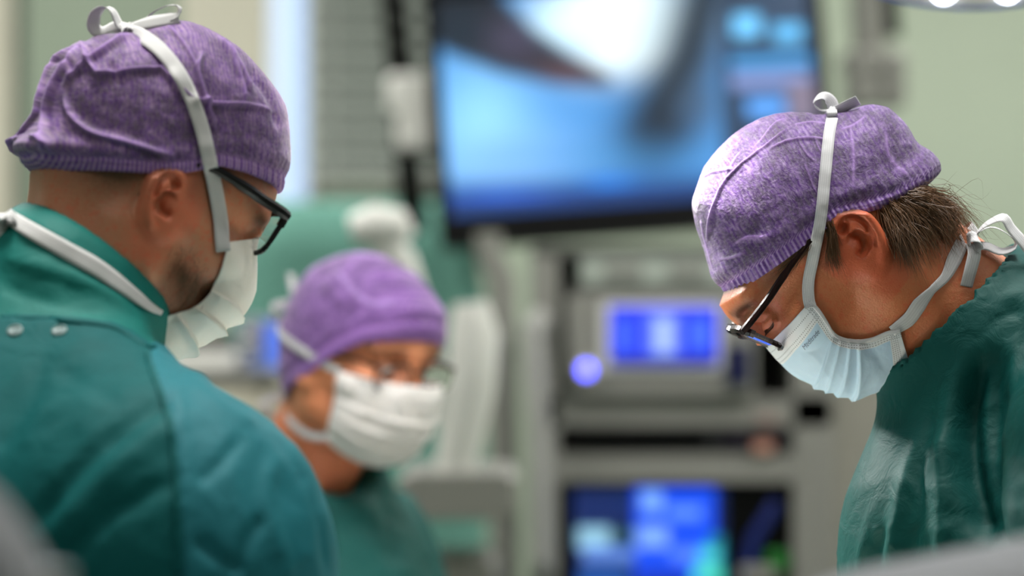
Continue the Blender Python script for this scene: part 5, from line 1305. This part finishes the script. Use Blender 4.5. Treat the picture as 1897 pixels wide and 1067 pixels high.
# ------------------------------------------------------------------ nurse in the middle (behind)
HN = Head(head_frame(-46, 12, -3), (-.176, 3.40, 1.460), .93)
pN = empty('person', (-.19, 3.44, 0), 'masked nurse with wire glasses and purple cap, behind and between the two surgeons', 'person')
capN = Cap(HN, [(.103, .056), (.108, .075), (.102, .092), (.076, .118), (.025, .136), (-.030, .135), (-.075, .115), (-.104, .080), (-.114, .036), (-.106, -.005), (-.092, -.045), (-.084, -.058)],
           [(.103, .056), (.075, .045), (.040, .020), (.010, -.008), (-.020, -.028), (-.055, -.050), (-.084, -.058)], .0860, .016, local=True)
SKIN_N = skin_mat('warm_skin', (226, 152, 110), (206, 130, 90), (216, 116, 86), (60, 42, 30))
fn_ = Field(ax(-.55, .25, HN.t[0] - .14, HN.t[0] + .14, .0026), ax(3.05, 3.85, 3.40 - .14, 3.40 + .14, .0026), ax(.0, 1.7, HN.t[2] - .17, HN.t[2] + .14, .0026))
build_head(fn_, HN, True, neck=[(-.022, 0, -.02), (-.030, 0, -.09), (-.060, 0, -.17)], lids='open', jaw=.95)
far_body(fn_, (-.24, 3.48, .92), [(-.22, 3.40, .48), (-.22, 3.58, .48)], [(-.24, 3.40, .08), (-.24, 3.58, .08)], (-.20, 3.47, 1.03), [(-.28, 3.37, 1.20), (-.17, 3.57, 1.20)], [(-.26, 3.18, 1.05), (-.07, 3.54, 1.03)], [(-.10, 3.10, 1.08), (.08, 3.36, 1.06)])
def hair_N(L, H):
    x, y, z = L.T; a = np.abs(y); brow = np.exp(-((z - .040 + (a - .03) * .10) / .004) ** 2) * sst(x, .07, .08) * sst(a, .012, .018) * .7
    lid = np.exp(-((z - .022 + (a - .03) ** 2 * 8) / .0035) ** 2) * sst(x, .07, .078) * sst(a, .016, .02) * (1 - sst(a, .044, .05)) * .55
    return np.clip(brow + lid + sst(-x, .04, .06) * sst(z, -.07, -.05), 0, 1), .5 * sst(-z, .06, .09)
def mk_N(b): return make_mask(HN, [(.122, .004), (.126, -.010), (.126, -.026), (.124, -.042), (.120, -.058), (.113, -.074), (.103, -.088), (.090, -.099), (.076, -.106)],
               [(.048, .004), (.048, -.008), (.047, -.020), (.046, -.032), (.044, -.044), (.041, -.054), (.037, -.064), (.033, -.074), (.030, -.084)], [.070, .070, .070, .069, .068, .066, .063, .059, .055],
               [(.36, .06, 1.0), (.52, .06, 1.0), (.68, .06, 1.0)], mask_mat('white_mask_soft', (228, 226, 226), (232, 230, 230), False), pN, 1, local=True, NS=70, NTt=80, seed=31, body=b)
bodyN, bvN, (mN, bvMN, gridN) = finish_body(fn_, HN, capN, SKIN_N, pN, hair_N, maskfn=mk_N); del fn_
EYE = NT('eye'); EYE.set(col=(.75, .72, .68, 1), rough=.1); IRIS = plain('brown_iris', (58, 40, 28), .1)
for sg in (1, -1):
    c_ = HN.w([.0805, sg * .0315, .0150])[0]; R_h = Matrix([list(r) for r in HN.R]); zz = Matrix([[0, 0, 1], [0, 1, 0], [-1, 0, 0]])
    d_ = (R_h @ Vector((.93, 0, -.36))).to_track_quat('Z', 'Y').to_matrix(); rE = .0118 * HN.k
    pf = [(rE * math.sin(a), rE * math.cos(a)) for a in np.linspace(.5, 2.4, 10)][::-1]
    e_ = MB().lathe(c_, pf, 24, d_).build('eyeball', EYE.m, pN, True)
    MB().lathe(c_, [(.0062, rE * .86), (.0056, rE * .93), (.0040, rE * .99), (.0015, rE * 1.01)], 20, d_).build('iris', IRIS, e_, True)
CAPM3 = cap_mat('purple_nonwoven_smooth', (128, 76, 168), (164, 124, 192), (96, 62, 120), .003, 8.)
cN = capN.build(CAPM3, pN, crease=[([(560, 520), (600, 480), (660, 470), (730, 480)], .002, 8), ([(620, 500), (680, 560), (740, 560)], .0015, 10)], seed=24, NP=220, M=80, crump=.0008)
def locpath(H, pts): return [H.w(p)[0] for p in pts]
for sg in (-1, 1):
    loop_ribbon('upper_tie', locpath(HN, [(.050, sg * .071, .003), (.020, sg * .083, .010), (-.03, sg * .091, .022), (-.07, sg * .078, .030), (-.105, sg * .035, .036), (-.116, 0, .036)]), .009, SOFT_RIB, mN, wdir=HN.R[:, 2])
    loop_ribbon('lower_tie', locpath(HN, [(.031, sg * .056, -.082), (.005, sg * .063, -.086), (-.03, sg * .062, -.080), (-.065, sg * .045, -.074), (-.088, sg * .01, -.070)]), .009, SOFT_RIB, mN, wdir=HN.R[:, 2])
bk = HN.w([-.116, 0, .036])[0]; lf = -HN.R[:, 0]; sd = HN.R[:, 1]; u_ = HN.R[:, 2]
for a, b in ((.9, .35), (-.7, .2)):
    loop_ribbon('bow_loop', [bk, bk + lf * .015 + sd * .02 * a + u_ * .012, bk + lf * .018 + sd * .045 * a + u_ * .03 * b, bk + lf * .012 + sd * .04 * a - u_ * .005, bk], .010, SOFT_RIB, mN, wdir=u_, twist=.5)
loop_ribbon('bow_end', [bk, bk + lf * .02 + u_ * .02, bk + lf * .035 + u_ * .045], .010, SOFT_RIB, mN, wdir=sd)
bk2 = HN.w([-.090, 0, -.070])[0]
for a in (1, -1): loop_ribbon('bow_loop', [bk2, bk2 + lf * .02 + sd * .02 * a + u_ * .004, bk2 + lf * .035 + sd * .03 * a - u_ * .010, bk2 + lf * .02 + sd * .02 * a - u_ * .018, bk2], .010, SOFT_RIB, mN, wdir=u_, twist=.5)
glN = glasses(HN, pN, WIRE_FRAME, LENS, xf=.108, zc=.010, hl=.034, wl=.052, cx=.036, tilt=.12, wrap=.3, tr=.0020, r=.0013, temple_z=.024, square=3, earz=-.002)
GOWN_N = cloth_mat('green_shirt_fabric', (0, 80, 74), (0, 64, 62), .0010, .7, .0)
gn_ = gown_field(((-.6, .3), (3.0, 3.9), (.80, 1.50)), ((-.34, .02), (3.28, 3.60), (1.14, 1.40)), .005); gn_.frame()
gn_.ell((-.215, 3.47, 1.10), (.130, .175, .22), .02); gn_.cone((-.212, 3.45, 1.335), (-.21, 3.46, 1.20), .068, .10, .05)
for s_, e_, w_ in (((-.305, 3.35, 1.25), (-.27, 3.18, 1.05), (-.12, 3.11, 1.07)), ((-.160, 3.60, 1.235), (-.07, 3.54, 1.02), (.04, 3.40, 1.05))):
    gn_.ell(s_, (.064, .066, .064), .05); gn_.cone(s_, e_, .062, .056, .04); gn_.cone(e_, w_, .052, .04, .03)
gn_.cone((-.22, 3.48, 1.0), (-.24, 3.48, .82), .18, .19, .05)
nkN = np.array(HN.w([-.035, 0, -.10])[0]); gn_.cone(nkN, nkN + [-.02, 0, -.05], .054, .052, .004, True); gn_.cone((-.165, 3.36, 1.42), (-.150, 3.350, 1.325), .060, .012, .006, True)
_n = P(655, 850, 3.36); gn_.ell(tuple(_n), (.046, .09, .052), .01, True)
V, Q = gn_.mesh(2); N = vnormals(V, Q); q = toPx(V)
d = .0025 * crumple(V, 14, 41, 3) + folds(q, [([(700, 900), (720, 980), (730, 1060)], -.004, 14), ([(745, 890), (770, 960), (790, 1050)], .004, 14), ([(560, 860), (600, 940), (620, 1060)], -.004, 14)])
mesh_obj('shirt', V + N * d[:, None], Q, GOWN_N, pN)
for wr in ((-.10, 3.10, 1.08), (.08, 3.36, 1.06)): glove('glove', wr, (.8, -.6, -.1), GLOVE, pN, wr[1] < 3.2)
lower_clothes(pN, (-.24, 3.48, .92), [(-.22, 3.39, .48), (-.22, 3.57, .48)], [(-.24, 3.38, .08), (-.24, 3.58, .08)], GOWN_N, -46)

# ================================================================== TABLE, LAMPS, NEAR THINGS
ot = empty('operating_table', (0, 2.2, 0), 'operating table under pale drapes between the surgeons, below the picture', 'table')
DRP = cloth_mat('pale_field_drape', (226, 222, 216), (214, 212, 206), .003)
n = 60; mm = 40; V = []
for j in range(mm + 1):
    for i in range(n + 1):
        u = -1 + 2 * i / n; v = j / mm; x = u * .32; y = 1.98 + v * .95; z = .97
        z += .06 * math.exp(-(u / .42) ** 4) * (1 - .3 * v); z -= max(0, abs(u) - .72) * 1.9 + .008 * math.sin(9 * v * 3 + u * 5) * (abs(u) > .7)
        V.append((min(.215, max(-.215, x)), y, z - .03))
F = [(j * (n + 1) + i, j * (n + 1) + i + 1, (j + 1) * (n + 1) + i + 1, (j + 1) * (n + 1) + i) for j in range(mm) for i in range(n)]
mesh_obj('field_drape', V, F, DRP, ot)
MB().box((0, 2.45, .86), (.40, .92, .06), None, .02).build('table_top', DGREY, ot, True)
MB().box((0, 2.45, .45), (.22, .30, .78), None, .03).build('column', STEEL, ot, True); MB().box((0, 2.45, .05), (.36, .7, .1), None, .03).build('base', MGREY, ot, True)

def theatre_lamp(label, c, R, tgt, blue):
    t = empty('theatre_lamp', tuple(c), label, 'lamp', 'theatre lamps'); z_ = (Vector(c) - Vector(tgt)).to_track_quat('Z', 'Y').to_matrix()
    MB().lathe(c, [(R * .96, -.020), (R, -.008), (R, .02), (R * .8, .05), (R * .25, .07)], 64, z_).build('lamp_head', WHITEP, t, True)
    MB().lathe(c, [(R * 1.0, -.018), (R * 1.03, -.010), (R * 1.03, .012), (R * 1.0, .018)], 64, z_).build('blue_rim', blue, t, True)
    em = emissive('led_white', (235, 240, 255), 9) if 'led_white' not in bpy.data.materials else bpy.data.materials['led_white']
    for rr, cnt in ((.35, 6), (.66, 12), (.86, 18)):
        for k in range(cnt):
            a = 2 * math.pi * k / cnt; p = Vector(c) + z_ @ Vector((R * rr * math.cos(a), R * rr * math.sin(a), -.0215))
            MB().lathe(p, [(.010, -.006), (.014, 0), (.014, .004)], 12, z_).build('led_lens', em, t, True)
    MB().tube([Vector(c) - z_ @ Vector((0, 0, .02)), Vector(c) - z_ @ Vector((0, 0, .12))], .018, 14).build('handle', WHITEP, t, True)
    a = Vector(c) + z_ @ Vector((0, 0, .07)); MB().tube([a, a + Vector((.05, .05, .18)), Vector((a.x + .15, a.y + .2, CEIL))], .022, 14).build('suspension_arm', WHITEP, t, True)
BLUERIM = plain('blue_violet_rim', (74, 98, 190), .3)
Ld = 3.05; c_ = P(1800, -100, Ld)
theatre_lamp('round theatre lamp with blue rim showing at the top right edge of the picture', (c_.x, Ld, c_.z + .090), .225, (c_.x - .1, Ld - .55, c_.z - .75), BLUERIM)
theatre_lamp('round theatre lamp hanging above the operating table', (-.01, 2.50, 2.45), .26, (-.01, 2.5, 1.0), BLUERIM)
theatre_lamp('small round lamp added out of view to light the chest of the right surgeon', (-.50, 3.105, 1.99), .13, (.31, 2.51, 1.43), BLUERIM)  # housing for the added chest spot, no such lamp is seen

# out-of-focus grey things close to the camera at the bottom corners
DN = 1.50
fg = empty('draped_stand', (wx(1850, DN), DN, 0), 'grey draped instrument stand, blurred, along the bottom right corner', 'stand')
def ridge(name, prof, D, depth, z_low, m, parent):
    p = spline(prof, 40); V = []; n = len(p); K_ = 10
    for k in range(K_ + 1):
        a = math.pi * k / K_; yy = D + depth / 2 - depth / 2 * math.cos(a)
        for (x, y) in p: V.append((wx(x, D), yy, wz(y, D) - .02 * (1 - math.sin(a)) * 1.0))
    F = [(k * n + i, k * n + i + 1, (k + 1) * n + i + 1, (k + 1) * n + i) for k in range(K_) for i in range(n - 1)]
    b = len(V)
    for k in (0, K_):
        for (x, y) in p: V.append((wx(x, D), D if k == 0 else D + depth, z_low))
    F += [(i, b + i, b + i + 1, i + 1) for i in range(n - 1)]; F += [(K_ * n + i, K_ * n + i + 1, b + n + i + 1, b + n + i) for i in range(n - 1)]
    return mesh_obj(name, V, F, m, parent)
ridge('stand_drape', [(1500, 1150), (1580, 1110), (1660, 1086), (1740, 1072), (1820, 1056), (1900, 1042), (2000, 1028), (2100, 1080)], DN, .18, .7, GREYD, fg)
MB().tube([(wx(1850, DN), DN + .09, .05), (wx(1850, DN), DN + .09, wz(1100, DN))], .018, 12).build('pole', STEEL, fg, True)
MB().lathe((wx(1850, DN), DN + .09, .0), [(.16, 0), (.16, .03), (.03, .06)], 32).build('foot', STEEL, fg, True)
DB = 1.25
fg = empty('screen_drape', (wx(-20, DB), DB, 0), 'grey drape over an anaesthesia screen, blurred, in the bottom left corner', 'drape')
ridge('drape_sheet', [(-260, 860), (-180, 872), (-90, 910), (-25, 985), (25, 1070), (60, 1180)], DB, .12, .7, GREYD, fg)
for xx in (-200, 40): MB().tube([(wx(xx, DB), DB + .06, .0), (wx(xx, DB), DB + .06, wz(1080, DB))], .012, 12).build('pole', STEEL, fg, True)
